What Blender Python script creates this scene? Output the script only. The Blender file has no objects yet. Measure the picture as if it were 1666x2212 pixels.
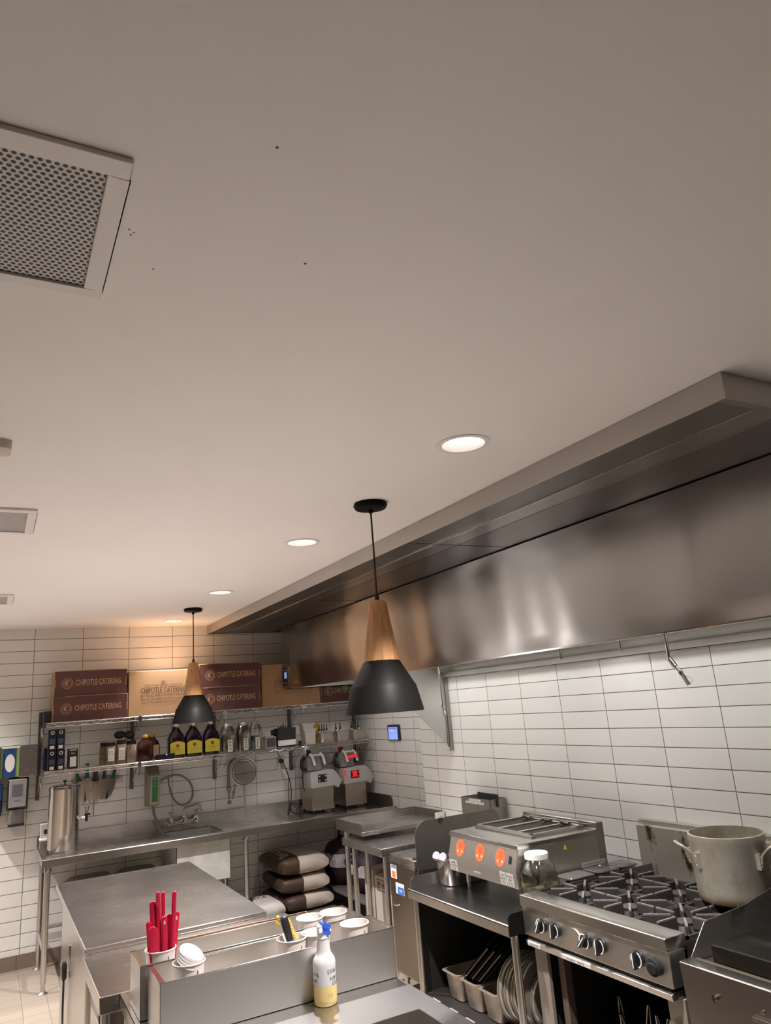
import bpy, bmesh, math, random
from mathutils import Matrix, Vector
random.seed(7)
C = bpy.context.scene.collection
S = bpy.context.scene
PI = math.pi

# ---------------------------------------------------------------- camera
YAW, PITCH, ROLL, FPX = 0.50552, 0.25874, -0.07732, 1550.95
cam_d = bpy.data.cameras.new('camera')
cam = bpy.data.objects.new('camera', cam_d)
C.objects.link(cam)
f_ = Vector((math.sin(YAW)*math.cos(PITCH), math.cos(YAW)*math.cos(PITCH), math.sin(PITCH)))
r_ = Vector((math.cos(YAW), -math.sin(YAW), 0))
u_ = r_.cross(f_)
r2 = r_*math.cos(ROLL) + u_*math.sin(ROLL)
u2 = -r_*math.sin(ROLL) + u_*math.cos(ROLL)
cam.matrix_world = Matrix(((r2.x, u2.x, -f_.x, 0), (r2.y, u2.y, -f_.y, 0), (r2.z, u2.z, -f_.z, 1.886), (0, 0, 0, 1)))
cam_d.sensor_fit = 'VERTICAL'
cam_d.sensor_height = 36.0
cam_d.lens = FPX/2212*36.0
cam_d.clip_start = 0.02
S.camera = cam

# ---------------------------------------------------------------- light and exposure
S.view_settings.view_transform = 'Standard'
S.view_settings.look = 'None'
S.view_settings.gamma = 1.0
S.view_settings.use_curve_mapping = False
S.view_settings.exposure = 1.13
S.cycles.use_denoising = True
S.cycles.max_bounces = 10
S.cycles.diffuse_bounces = 5
S.cycles.glossy_bounces = 5
S.cycles.transparent_max_bounces = 16
S.cycles.sample_clamp_indirect = 6.0
S.cycles.blur_glossy = 0.6
CAN_WATTS = 205.0        # each recessed lamp
HOOD_POWER = 46.0        # emission of the hood lamps' lenses
CAN_COLOR = (1.0, 0.935, 0.92)
HOOD_COLOR = (1.0, 0.985, 0.955)
w = bpy.data.worlds.new('room_air')
S.world = w
w.use_nodes = True
w.node_tree.nodes['Background'].inputs[0].default_value = (0.9, 0.8, 0.75, 1)
w.node_tree.nodes['Background'].inputs[1].default_value = 0.0

# ---------------------------------------------------------------- materials
MATS = {}
def nodes_of(name):
    m = bpy.data.materials.new(name)
    m.use_nodes = True
    nt = m.node_tree
    return m, nt, nt.nodes['Principled BSDF']
def mth(nt, op, a, b=None, c=None):
    n = nt.nodes.new('ShaderNodeMath'); n.operation = op
    for i, v in enumerate((a, b, c)):
        if v is None: continue
        if isinstance(v, (int, float)): n.inputs[i].default_value = v
        else: nt.links.new(v, n.inputs[i])
    return n.outputs[0]
def mixc(nt, fac, a, b, mode='MIX'):
    n = nt.nodes.new('ShaderNodeMix'); n.data_type = 'RGBA'; n.blend_type = mode
    if isinstance(fac, (int, float)): n.inputs[0].default_value = fac
    else: nt.links.new(fac, n.inputs[0])
    for i, v in ((6, a), (7, b)):
        if isinstance(v, tuple): n.inputs[i].default_value = (*v[:3], 1)
        else: nt.links.new(v, n.inputs[i])
    return n.outputs[2]
def noise(nt, scale=(1, 1, 1), sc=5.0, detail=3.0, coord='Object', rough=0.5):
    tc = nt.nodes.new('ShaderNodeTexCoord')
    mp = nt.nodes.new('ShaderNodeMapping'); mp.inputs['Scale'].default_value = scale
    nt.links.new(tc.outputs[coord], mp.inputs[0])
    n = nt.nodes.new('ShaderNodeTexNoise'); n.inputs['Scale'].default_value = sc
    n.inputs['Detail'].default_value = detail; n.inputs['Roughness'].default_value = rough
    nt.links.new(mp.outputs[0], n.inputs['Vector'])
    return n.outputs['Fac']
def bump(nt, bs, h, strength=0.2, dist=0.01):
    b = nt.nodes.new('ShaderNodeBump'); b.inputs['Strength'].default_value = strength
    b.inputs['Distance'].default_value = dist
    nt.links.new(h, b.inputs['Height']); nt.links.new(b.outputs[0], bs.inputs['Normal'])
def ramp(nt, fac, stops):
    n = nt.nodes.new('ShaderNodeValToRGB'); e = n.color_ramp.elements
    while len(e) < len(stops): e.new(0.5)
    for i, (p, c) in enumerate(stops):
        e[i].position = p; e[i].color = (*c, 1) if len(c) == 3 else c
    nt.links.new(fac, n.inputs[0])
    return n.outputs[0]
def mat(name, col, rough=0.5, metal=0.0, var=0.06, sc=6.0, bmp=0.0, bsc=60.0, emit=None, es=0.0, trans=0.0, ior=1.45, coat=0.0, alpha=1.0, sss=0.0, spec=0.5):
    if name in MATS: return MATS[name]
    m, nt, bs = nodes_of(name)
    n = noise(nt, sc=sc)
    dark = tuple(c*(1-var) for c in col); lite = tuple(min(1, c*(1+var)) for c in col)
    nt.links.new(ramp(nt, n, [(0.3, dark), (0.7, lite)]), bs.inputs['Base Color'])
    bs.inputs['Roughness'].default_value = rough
    bs.inputs['Metallic'].default_value = metal
    bs.inputs['Transmission Weight'].default_value = trans
    bs.inputs['IOR'].default_value = ior
    bs.inputs['Coat Weight'].default_value = coat
    bs.inputs['Alpha'].default_value = alpha
    bs.inputs['Specular IOR Level'].default_value = spec
    if sss:
        bs.inputs['Subsurface Weight'].default_value = sss
        bs.inputs['Subsurface Radius'].default_value = (0.02, 0.015, 0.01)
        bs.inputs['Subsurface Scale'].default_value = 0.5
    if emit:
        bs.inputs['Emission Color'].default_value = (*emit, 1); bs.inputs['Emission Strength'].default_value = es
    if bmp: bump(nt, bs, noise(nt, sc=bsc, detail=2), bmp, 0.002)
    MATS[name] = m
    return m
def clear_mat(name, tint=(0.95, 0.955, 0.95), gloss=0.10, rough=0.06, murk=0.0):
    """thin clear plastic: light passes, a little is mirrored"""
    m = bpy.data.materials.new(name); m.use_nodes = True; nt = m.node_tree; nt.nodes.clear()
    out = nt.nodes.new('ShaderNodeOutputMaterial'); tr = nt.nodes.new('ShaderNodeBsdfTransparent'); tr.inputs[0].default_value = (*tint, 1)
    gl = nt.nodes.new('ShaderNodeBsdfGlossy'); gl.inputs['Roughness'].default_value = rough
    df = nt.nodes.new('ShaderNodeBsdfDiffuse'); df.inputs[0].default_value = (0.7, 0.7, 0.68, 1)
    lw = nt.nodes.new('ShaderNodeLayerWeight'); lw.inputs[0].default_value = 0.35
    f = mth(nt, 'MULTIPLY_ADD', lw.outputs['Fresnel'], 0.55, mth(nt, 'MULTIPLY_ADD', noise(nt, sc=8), 0.08, gloss-0.04))
    a = nt.nodes.new('ShaderNodeMixShader'); nt.links.new(f, a.inputs[0]); nt.links.new(tr.outputs[0], a.inputs[1]); nt.links.new(gl.outputs[0], a.inputs[2])
    b = nt.nodes.new('ShaderNodeMixShader'); b.inputs[0].default_value = murk; nt.links.new(a.outputs[0], b.inputs[1]); nt.links.new(df.outputs[0], b.inputs[2])
    nt.links.new(b.outputs[0], out.inputs[0])
    MATS[name] = m
    return m
def steel(name, col=(0.56, 0.54, 0.52), rough=0.28, aniso=0.0, tangent=None, grain=None, gb=0.12, blotch=0.08, gcol=0.1, wave=0.0):
    """brushed stainless steel; grain = scale of the brush lines per axis"""
    m, nt, bs = nodes_of(name)
    bs.inputs['Metallic'].default_value = 1.0
    big = noise(nt, sc=2.5, detail=1)
    base = ramp(nt, big, [(0.25, tuple(c*(1-blotch) for c in col)), (0.75, tuple(min(1, c*(1+blotch)) for c in col))])
    r = mth(nt, 'MULTIPLY_ADD', big, 0.05, rough-0.025)
    if grain:
        g = noise(nt, scale=grain, sc=1.0, detail=3, rough=0.65)
        base = mixc(nt, mth(nt, 'MULTIPLY', g, gcol*2), base, tuple(c*0.55 for c in col))
        r = mth(nt, 'MULTIPLY_ADD', g, 0.05, mth(nt, 'SUBTRACT', r, 0.025))
        h = g
        if wave: h = mth(nt, 'MULTIPLY_ADD', noise(nt, sc=1.3, detail=1), wave, g)
        if gb: bump(nt, bs, h, gb, 0.0015)
    elif wave:
        bump(nt, bs, noise(nt, sc=1.6, detail=1), 0.35, wave)
    nt.links.new(base, bs.inputs['Base Color'])
    nt.links.new(r, bs.inputs['Roughness'])
    if aniso:
        bs.inputs['Anisotropic'].default_value = aniso
        if tangent:
            cx = nt.nodes.new('ShaderNodeCombineXYZ')
            for i in range(3): cx.inputs[i].default_value = tangent[i]
            nt.links.new(cx.outputs[0], bs.inputs['Tangent'])
    MATS[name] = m
    return m
def tile_mat(name, axis, ou, ov, col=(0.80, 0.785, 0.755), W=0.4094, H=0.10474, mort=0.0021, gcol=(0.10, 0.085, 0.07), rough=0.12, uneven=0.35, col2=None):
    """stack-bond tiles; axis: which world axes run along and up the surface"""
    m, nt, bs = nodes_of(name)
    g = nt.nodes.new('ShaderNodeNewGeometry')
    sp = nt.nodes.new('ShaderNodeSeparateXYZ'); nt.links.new(g.outputs['Position'], sp.inputs[0])
    u, v = sp.outputs[axis[0]], sp.outputs[axis[1]]
    cu = mth(nt, 'DIVIDE', mth(nt, 'SUBTRACT', u, ou), W)
    cv = mth(nt, 'DIVIDE', mth(nt, 'SUBTRACT', v, ov), H)
    def edge(c, size):
        fr = mth(nt, 'FRACT', c)
        d = mth(nt, 'MINIMUM', fr, mth(nt, 'SUBTRACT', 1.0, fr))
        return mth(nt, 'MULTIPLY', d, size)
    d = mth(nt, 'MINIMUM', edge(cu, W), edge(cv, H))
    grout = mth(nt, 'LESS_THAN', d, mort)
    cid = nt.nodes.new('ShaderNodeCombineXYZ')
    nt.links.new(mth(nt, 'FLOOR', cu), cid.inputs[0]); nt.links.new(mth(nt, 'FLOOR', cv), cid.inputs[1])
    wn = nt.nodes.new('ShaderNodeTexWhiteNoise'); nt.links.new(cid.outputs[0], wn.inputs[0])
    c2 = col2 or tuple(c*0.93 for c in col)
    base = mixc(nt, wn.outputs['Value'], col, c2)
    nt.links.new(mixc(nt, grout, base, gcol), bs.inputs['Base Color'])
    nt.links.new(mth(nt, 'MULTIPLY_ADD', grout, 0.7, rough), bs.inputs['Roughness'])
    mr = nt.nodes.new('ShaderNodeMapRange'); mr.interpolation_type = 'SMOOTHSTEP'
    mr.inputs['From Min'].default_value = mort*0.5; mr.inputs['From Max'].default_value = mort*2.6
    nt.links.new(d, mr.inputs[0])
    h = mth(nt, 'MULTIPLY_ADD', noise(nt, sc=2.2, detail=1, coord='Object'), uneven, mr.outputs[0])
    bump(nt, bs, h, 0.55, 0.0012)
    MATS[name] = m
    return m
def wood_mat():
    m, nt, bs = nodes_of('pale_turned_wood')
    a = noise(nt, scale=(14, 14, 0.9), sc=3.0, detail=4)
    b = noise(nt, scale=(60, 60, 1.5), sc=3.0, detail=2)
    f = mth(nt, 'MULTIPLY_ADD', b, 0.35, mth(nt, 'MULTIPLY', a, 0.75))
    nt.links.new(ramp(nt, f, [(0.3, (0.30, 0.125, 0.045)), (0.5, (0.52, 0.26, 0.10)), (0.75, (0.62, 0.34, 0.15))]), bs.inputs['Base Color'])
    bs.inputs['Roughness'].default_value = 0.42
    return m
def dots_mat(name, col, hole, axis, pitch, rad, metal=0.0, rough=0.5):
    """sheet punched with staggered round holes (dark where pierced)"""
    m, nt, bs = nodes_of(name)
    g = nt.nodes.new('ShaderNodeNewGeometry')
    sp = nt.nodes.new('ShaderNodeSeparateXYZ'); nt.links.new(g.outputs['Position'], sp.inputs[0])
    u, v = sp.outputs[axis[0]], sp.outputs[axis[1]]
    row = mth(nt, 'DIVIDE', v, pitch*0.866)
    odd = mth(nt, 'MULTIPLY', mth(nt, 'FLOORED_MODULO', mth(nt, 'FLOOR', row), 2.0), 0.5)
    cu = mth(nt, 'SUBTRACT', mth(nt, 'FRACT', mth(nt, 'ADD', mth(nt, 'DIVIDE', u, pitch), odd)), 0.5)
    cv = mth(nt, 'MULTIPLY', mth(nt, 'SUBTRACT', mth(nt, 'FRACT', row), 0.5), 0.866)
    d = mth(nt, 'SQRT', mth(nt, 'ADD', mth(nt, 'MULTIPLY', cu, cu), mth(nt, 'MULTIPLY', cv, cv)))
    hm = mth(nt, 'LESS_THAN', d, rad)
    nt.links.new(mixc(nt, hm, col, hole), bs.inputs['Base Color'])
    nt.links.new(mth(nt, 'MULTIPLY', mth(nt, 'SUBTRACT', 1.0, hm), metal), bs.inputs['Metallic'])
    bs.inputs['Roughness'].default_value = rough
    return m
def burnt_mat(name, col, stain, rough=0.4, lo=0.55, hi=0.72, sc=3.0, scale=(1, 1, 0.4), metal=1.0):
    m, nt, bs = nodes_of(name)
    n = noise(nt, scale=scale, sc=sc, detail=6, rough=0.7)
    f = ramp(nt, n, [(lo, (0, 0, 0)), (hi, (1, 1, 1))])
    nt.links.new(mixc(nt, f, col, stain), bs.inputs['Base Color'])
    nt.links.new(mth(nt, 'MULTIPLY_ADD', n, 0.35, rough-0.1), bs.inputs['Roughness'])
    bs.inputs['Metallic'].default_value = metal
    bump(nt, bs, n, 0.1, 0.002)
    return m
def split_mat(name, axis, at, ca, cb, rough=0.55, bmp=0.35, metal=0.0):
    """two printed colours meeting at a line across the object"""
    m, nt, bs = nodes_of(name)
    tc = nt.nodes.new('ShaderNodeTexCoord'); sp = nt.nodes.new('ShaderNodeSeparateXYZ')
    nt.links.new(tc.outputs['Object'], sp.inputs[0])
    f = mth(nt, 'GREATER_THAN', sp.outputs[axis], at)
    nt.links.new(mixc(nt, f, ca, cb), bs.inputs['Base Color'])
    bs.inputs['Roughness'].default_value = rough; bs.inputs['Metallic'].default_value = metal
    if bmp: bump(nt, bs, noise(nt, sc=9.0, detail=3), bmp, 0.02)
    return m

# ---------------------------------------------------------------- mesh helpers
def worldloc(p):
    v = Vector((0, 0, 0))
    while p is not None: v += p.location; p = p.parent
    return v
def rrect(hx, hy, r, n=4):
    r = min(r, hx, hy); out = []
    for k, (sx, sy) in enumerate(((1, 1), (-1, 1), (-1, -1), (1, -1))):
        for i in range(n+1):
            a = PI/2*k + PI/2*i/n
            out.append((sx*(hx-r) + r*math.cos(a), sy*(hy-r) + r*math.sin(a)))
    return out
class MB:
    def __init__(s): s.bm = bmesh.new()
    def poly(s, pts): return s.bm.faces.new([s.bm.verts.new(p) for p in pts])
    def box(s, x0, x1, y0, y1, z0, z1):
        v = [s.bm.verts.new((x, y, z)) for z in (z0, z1) for x, y in ((x0, y0), (x1, y0), (x1, y1), (x0, y1))]
        for q in ((3, 2, 1, 0), (4, 5, 6, 7), (0, 1, 5, 4), (1, 2, 6, 5), (2, 3, 7, 6), (3, 0, 4, 7)): s.bm.faces.new([v[i] for i in q])
        return s
    def obox(s, c, half, M):
        """box with its own axes: M columns = directions"""
        v = []
        for z in (-1, 1):
            for x, y in ((-1, -1), (1, -1), (1, 1), (-1, 1)):
                v.append(s.bm.verts.new(Vector(c) + M @ Vector((x*half[0], y*half[1], z*half[2]))))
        for q in ((3, 2, 1, 0), (4, 5, 6, 7), (0, 1, 5, 4), (1, 2, 6, 5), (2, 3, 7, 6), (3, 0, 4, 7)): s.bm.faces.new([v[i] for i in q])
        return s
    def prism(s, pts, axis, a, b):
        """polygon pts (2-D, the two other axes in x,y,z order) extruded along axis from a to b"""
        def P(u, v, t): return {'x': (t, u, v), 'y': (u, t, v), 'z': (u, v, t)}[axis]
        A = [s.bm.verts.new(P(u, v, a)) for u, v in pts]; B = [s.bm.verts.new(P(u, v, b)) for u, v in pts]
        n = len(pts)
        s.bm.faces.new(A[::-1]); s.bm.faces.new(B)
        for i in range(n): s.bm.faces.new((A[i], A[(i+1) % n], B[(i+1) % n], B[i]))
        return s
    def loops(s, rings, cap0=True, cap1=True):
        V = [[s.bm.verts.new(p) for p in r] for r in rings]
        n = len(V[0])
        for a, b in zip(V, V[1:]):
            for i in range(n): s.bm.faces.new((a[i], a[(i+1) % n], b[(i+1) % n], b[i]))
        if cap0: s.bm.faces.new(V[0][::-1])
        if cap1: s.bm.faces.new(V[-1])
        return s
    def loft(s, cx, cy, secs, cap0=True, cap1=True, n=4):
        """rounded-rectangle sections (z, half x, half y, corner radius)"""
        return s.loops([[(cx+x, cy+y, z) for x, y in rrect(hx, hy, r, n)] for z, hx, hy, r in secs], cap0, cap1)
    def lathe(s, cx, cy, prof, n=32, cap0=True, cap1=True, M=None):
        rings = []
        for r, z in prof:
            ring = []
            for i in range(n):
                a = 2*PI*i/n; p = Vector((r*math.cos(a), r*math.sin(a), z))
                if M is not None: p = M @ p
                ring.append((cx+p.x, cy+p.y, p.z) if M is None else tuple(p))
            rings.append(ring)
        return s.loops(rings, cap0, cap1)
    def rod(s, a, b, r, n=8, r1=None):
        a = Vector(a); b = Vector(b); d = (b-a).normalized()
        q = d.orthogonal().normalized(); w_ = d.cross(q)
        R = []
        for p, rr in ((a, r), (b, r if r1 is None else r1)):
            R.append([p + (q*math.cos(2*PI*i/n) + w_*math.sin(2*PI*i/n))*rr for i in range(n)])
        return s.loops(R)
    def tube(s, pts, r, n=8, smooth=0, rad=None, closed=False):
        pts = [Vector(p) for p in pts]
        for _ in range(smooth):
            q = [pts[0]]
            for a, b in zip(pts, pts[1:]): q += [a*0.75+b*0.25, a*0.25+b*0.75]
            q.append(pts[-1]); pts = q
        m = len(pts); rings = []; ref = None
        for i, p in enumerate(pts):
            if closed: d = (pts[(i+1) % m]-pts[i-1]).normalized()
            else: d = (pts[min(i+1, m-1)]-pts[max(i-1, 0)]).normalized()
            if ref is None: ref = d.orthogonal().normalized()
            q = (ref - d*ref.dot(d)).normalized(); ref = q; w_ = d.cross(q)
            rr = r if rad is None else rad[min(len(rad)-1, int(i*len(rad)/m))]
            rings.append([p + (q*math.cos(2*PI*k/n)+w_*math.sin(2*PI*k/n))*rr for k in range(n)])
        if closed: rings.append(rings[0]); return s.loops(rings, False, False)
        return s.loops(rings)
    def ball(s, c, r, sc=(1, 1, 1), n=12, jitter=0.0):
        M = Matrix.Translation(c) @ Matrix.Diagonal((*[r*k for k in sc], 1))
        res = bmesh.ops.create_uvsphere(s.bm, u_segments=n, v_segments=max(6, n//2), radius=1.0, matrix=M)
        if jitter:
            for v in res['verts']: v.co += Vector((random.uniform(-1, 1), random.uniform(-1, 1), random.uniform(-1, 1)))*jitter
        return s
    def build(s, name, m, parent=None, bevel=0.0, seg=2, label=None, flat=False, ang=38, solid=0.0):
        bm = s.bm
        bmesh.ops.remove_doubles(bm, verts=bm.verts, dist=1e-6)
        bmesh.ops.recalc_face_normals(bm, faces=bm.faces)
        off = worldloc(parent)
        for v in bm.verts: v.co -= off
        if not flat:
            lim = math.radians(ang)
            for f in bm.faces: f.smooth = True
            for e in bm.edges:
                if len(e.link_faces) != 2 or e.calc_face_angle(0) > lim: e.smooth = False
        me = bpy.data.meshes.new(name); bm.to_mesh(me); bm.free()
        o = bpy.data.objects.new(name, me); C.objects.link(o)
        if m is not None: me.materials.append(m)
        if parent is not None: o.parent = parent
        if bevel:
            b = o.modifiers.new('edge', 'BEVEL'); b.width = bevel; b.segments = seg; b.limit_method = 'ANGLE'; b.angle_limit = math.radians(35)
            b.harden_normals = False
        if solid:
            b = o.modifiers.new('thick', 'SOLIDIFY'); b.thickness = solid; b.offset = 0
        if label: o['label'] = label
        return o
def box(*a): return MB().box(*a)
def tag(o, label, cat, group=None, kind=None):
    if label: o['label'] = label
    if cat: o['category'] = cat
    if group: o['group'] = group
    if kind: o['kind'] = kind
    return o
def thing(name, label, cat, loc=(0, 0, 0), group=None):
    o = bpy.data.objects.new(name, None); o.empty_display_size = 0.1; C.objects.link(o)
    o.location = loc
    return tag(o, label, cat, group)
def struct(name, mb, m, parent=None, **k):
    o = mb.build(name, m, parent, **k)
    if parent is None: o['kind'] = 'structure'
    return o
def dup(root, loc, label, rotz=None, group=None):
    r = root.copy(); C.objects.link(r); r.location = loc
    if rotz is not None: r.rotation_euler = (0, 0, rotz)
    r['label'] = label
    if group: r['group'] = group
    def kids(src, dst):
        for ch in list(src.children):
            c = ch.copy(); C.objects.link(c); c.parent = dst; kids(ch, c)
    kids(root, r)
    return r
VIEWS = {'-y': ((1, 0, 0), (0, 0, 1), (0, -1, 0)), '-x': ((0, -1, 0), (0, 0, 1), (-1, 0, 0)), '+z': ((1, 0, 0), (0, 1, 0), (0, 0, 1)), '-z': ((1, 0, 0), (0, -1, 0), (0, 0, -1))}
def text(s, at, width, face, m, parent, name='lettering', height=None, bold=0.0, axes=None, lines=1.0, align='CENTER', thick=0.0004):
    cu = bpy.data.curves.new('t', 'FONT'); cu.body = s; cu.size = 1.0; cu.align_x = align; cu.align_y = 'CENTER'
    cu.offset = bold; cu.extrude = 0.0; cu.space_line = lines; cu.resolution_u = 2
    to = bpy.data.objects.new('t', cu); C.objects.link(to)
    bpy.context.view_layer.update()
    me = bpy.data.meshes.new_from_object(to.evaluated_get(bpy.context.evaluated_depsgraph_get()))
    bpy.data.objects.remove(to); bpy.data.curves.remove(cu)
    xs = [v.co.x for v in me.vertices]; ys = [v.co.y for v in me.vertices]
    if not xs: return None
    w0 = max(xs)-min(xs); h0 = max(ys)-min(ys)
    sx = width/w0; sy = sx if height is None else height/h0
    cx = (max(xs)+min(xs))/2; cy = (max(ys)+min(ys))/2
    R_, U_, N_ = [Vector(a) for a in (axes or VIEWS[face])]
    off = worldloc(parent); at = Vector(at)
    for v in me.vertices:
        x, y = (v.co.x-cx)*sx, (v.co.y-cy)*sy
        v.co = at + R_*x + U_*y + N_*thick - off
    me.name = name; me.materials.clear(); me.materials.append(m)
    o = bpy.data.objects.new(name, me); C.objects.link(o); o.parent = parent
    return o
def ring_face(mb, c, r0, r1, face, n=28, lift=0.0003):
    R_, U_, N_ = [Vector(a) for a in VIEWS[face]]; c = Vector(c) + N_*lift
    P = lambda r, a: c + R_*(r*math.cos(a)) + U_*(r*math.sin(a))
    for i in range(n):
        a, b = 2*PI*i/n, 2*PI*(i+1)/n
        if r0 > 0: mb.poly([P(r0, a), P(r1, a), P(r1, b), P(r0, b)])
        else: mb.poly([c, P(r1, a), P(r1, b)])
    return mb
# ---------------------------------------------------------------- common materials
TZ = 2.6786
tile_back = tile_mat('white_tile_back', ('X', 'Z') if 0 else (0, 2), 0.3098, TZ)
tile_right = tile_mat('white_tile_right', (1, 2), 5.4858, TZ)
tile_rec = tile_mat('white_tile_recess', (1, 2), 6.505, TZ)
floor_m = tile_mat('beige_floor_tile', (0, 1), 0.305, 7.18, col=(0.28, 0.235, 0.19), W=0.1645, H=0.142, mort=0.0016, gcol=(0.13, 0.10, 0.08), rough=0.45, col2=(0.25, 0.21, 0.165), uneven=0.1)
cove_m = tile_mat('brown_base_tile', (0, 2), 0.29, 0.118, col=(0.20, 0.155, 0.12), W=0.235, H=0.5, mort=0.002, gcol=(0.08, 0.06, 0.05), rough=0.35, uneven=0.1)
paint = mat('ceiling_paint', (0.87, 0.835, 0.81), 0.75, var=0.012, sc=1.5, bmp=0.04, bsc=90)
plaster = mat('warm_painted_wall', (0.16, 0.13, 0.11), 0.7, var=0.03)
white_trim = mat('white_powder_coat', (0.80, 0.76, 0.73), 0.45, var=0.02)
ss_top = steel('brushed_steel_top', (0.60, 0.575, 0.55), 0.27, grain=(8, 110, 60), gb=0, gcol=0.035, blotch=0.06)
ss_near = steel('scratched_steel_top', (0.60, 0.59, 0.58), 0.30, grain=(30, 260, 60), gb=0.06, gcol=0.30, blotch=0.06)
ss = steel('sheet_steel', (0.56, 0.54, 0.51), 0.25, blotch=0.05)
ss_bin = steel('satin_bin_steel', (0.66, 0.635, 0.60), 0.36, blotch=0.05)
ss_dark = steel('dull_steel', (0.36, 0.34, 0.315), 0.36, blotch=0.14)
ss_tube = steel('steel_tube', (0.60, 0.575, 0.55), 0.30, blotch=0.04)
ss_hood = steel('hood_panel_steel', (0.43, 0.425, 0.42), 0.21, aniso=0.8, tangent=(0, 0, 1), blotch=0.03)
ss_plenum = steel('plenum_steel', (0.50, 0.475, 0.45), 0.38, blotch=0.06)
chrome = steel('chrome', (0.74, 0.72, 0.70), 0.10, blotch=0.02)
zinc = steel('galvanised_sheet', (0.62, 0.62, 0.60), 0.42, blotch=0.10)
chrome_wire = steel('bright_wire', (0.70, 0.68, 0.66), 0.20, blotch=0.03)
black_pl = mat('black_plastic', (0.015, 0.015, 0.016), 0.38)
black_soft = mat('matt_black', (0.022, 0.021, 0.021), 0.6)
black_metal = mat('black_enamel', (0.007, 0.0065, 0.006), 0.48, bmp=0.03, bsc=20, spec=0.09)
dark_void = mat('soot_black', (0.012, 0.011, 0.010), 0.8)
white_pl = mat('white_plastic', (0.78, 0.76, 0.73), 0.35)
grey_pl = mat('light_grey_plastic', (0.52, 0.50, 0.49), 0.35)
ink = mat('black_ink', (0.02, 0.018, 0.016), 0.6)
paper = mat('white_paper', (0.74, 0.71, 0.67), 0.7)
kraft = mat('kraft_cardboard', (0.50, 0.30, 0.155), 0.8, var=0.04, bmp=0.06, bsc=40)
kraft_side = mat('kraft_cardboard_side', (0.42, 0.27, 0.14), 0.8, var=0.06)
choc = mat('printed_brown', (0.125, 0.055, 0.048), 0.36, var=0.06)
choc_flap = mat('brown_flap_edge', (0.40, 0.22, 0.14), 0.6)
kink = mat('kraft_print', (0.56, 0.34, 0.20), 0.7)
bink = mat('brown_print', (0.14, 0.065, 0.035), 0.7)
glass = clear_mat('clear_plastic')
label_m = mat('label_paper', (0.80, 0.78, 0.74), 0.6)
red_pl = mat('red_plastic', (0.50, 0.012, 0.05), 0.25, var=0.04)
alu = burnt_mat('worn_aluminium', (0.50, 0.47, 0.40), (0.40, 0.36, 0.27), 0.42, 0.35, 0.75, 2.5, (1, 1, 0.6))

# ---------------------------------------------------------------- room
CZ, YB, XR, XC, YJ = 2.774, 7.322, 3.351, 3.50, 5.735
XL, YF = -3.2, -3.0
struct('floor', box(XL-0.1, XC+0.1, YF-0.1, YB+0.1, -0.1, 0.0), floor_m)
struct('wall_back', box(XL-0.1, XC+0.15, YB, YB+0.1, 0, 3.0), tile_back)
struct('wall_right', box(XR, XC+0.15, YF-0.1, YJ, 0, 3.0), tile_right)
struct('wall_right_recess', box(XC, XC+0.15, YJ+0.0005, YB-0.0005, 0, 3.0), tile_rec)
struct('wall_left', box(XL-0.1, XL, YF-0.1, YB, 0, 3.0), plaster)
struct('wall_front', box(XL, XR, YF-0.1, YF, 0, 3.0), plaster)
struct('baseboard_back', MB().prism([(YB, 0.118), (YB-0.010, 0.118), (YB-0.010, 0.012), (YB-0.03, 0), (YB, 0)], 'x', XL, XC), cove_m)

LX = 1.462
CANS = [(LX, 2.018), (LX, 3.62), (LX, 5.283), (LX, 6.90), (-0.95, 3.62), (-0.95, 5.283), (-0.95, 6.90)]
VENTS = [(-0.278, 0.155, 1.034, 1.467), (-0.302, 0.122, 3.21, 3.63), (-0.338, 0.086, 5.385, 5.80)]
def ceiling():
    """one slab face with square and round openings for the lamps and grilles"""
    mb = MB(); hs = 0.10
    cells = [(x-hs, x+hs, y-hs, y+hs, 'c') for x, y in CANS] + [(a+0.036, b-0.036, c+0.04, d-0.03, 'v') for a, b, c, d in VENTS]
    xs = sorted({XL, XC} | {v for c in cells for v in c[:2]}); ys = sorted({YF, YB} | {v for c in cells for v in c[2:4]})
    V = {}
    def vt(x, y, z=CZ):
        k = (round(x, 5), round(y, 5), z)
        if k not in V: V[k] = mb.bm.verts.new((x, y, z))
        return V[k]
    for x0, x1 in zip(xs, xs[1:]):
        for y0, y1 in zip(ys, ys[1:]):
            mx, my = (x0+x1)/2, (y0+y1)/2
            if any(c[0] < mx < c[1] and c[2] < my < c[3] for c in cells): continue
            mb.bm.faces.new([vt(x0, y0), vt(x0, y1), vt(x1, y1), vt(x1, y0)])
    n = 48; r = 0.080
    for x, y in CANS:
        q = []
        for i in range(n):
            a = 2*PI*i/n; ca, sa = math.cos(a), math.sin(a); k = hs/max(abs(ca), abs(sa))
            q.append(((x+ca*k, y+sa*k), (x+ca*r, y+sa*r)))
        for i in range(n):
            a, b = q[i], q[(i+1) % n]
            mb.bm.faces.new([vt(*a[0]), vt(*b[0]), vt(*b[1]), vt(*a[1])])
    mb.poly([(XL, YF, 3.0), (XC+0.1, YF, 3.0), (XC+0.1, YB, 3.0), (XL, YB, 3.0)])
    return mb
struct('ceiling', ceiling(), paint, flat=True)
sp = MB()
for x, y, r in ((0.36, 0.92, .0025), (0.52, 1.20, .003), (0.24, 1.33, .002), (0.176, 1.22, .0018), (0.181, 1.235, .0018), (0.185, 1.226, .0016)):
    sp.lathe(x, y, [(r, CZ-0.0004), (r*0.8, CZ-0.001)], n=8)

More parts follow.
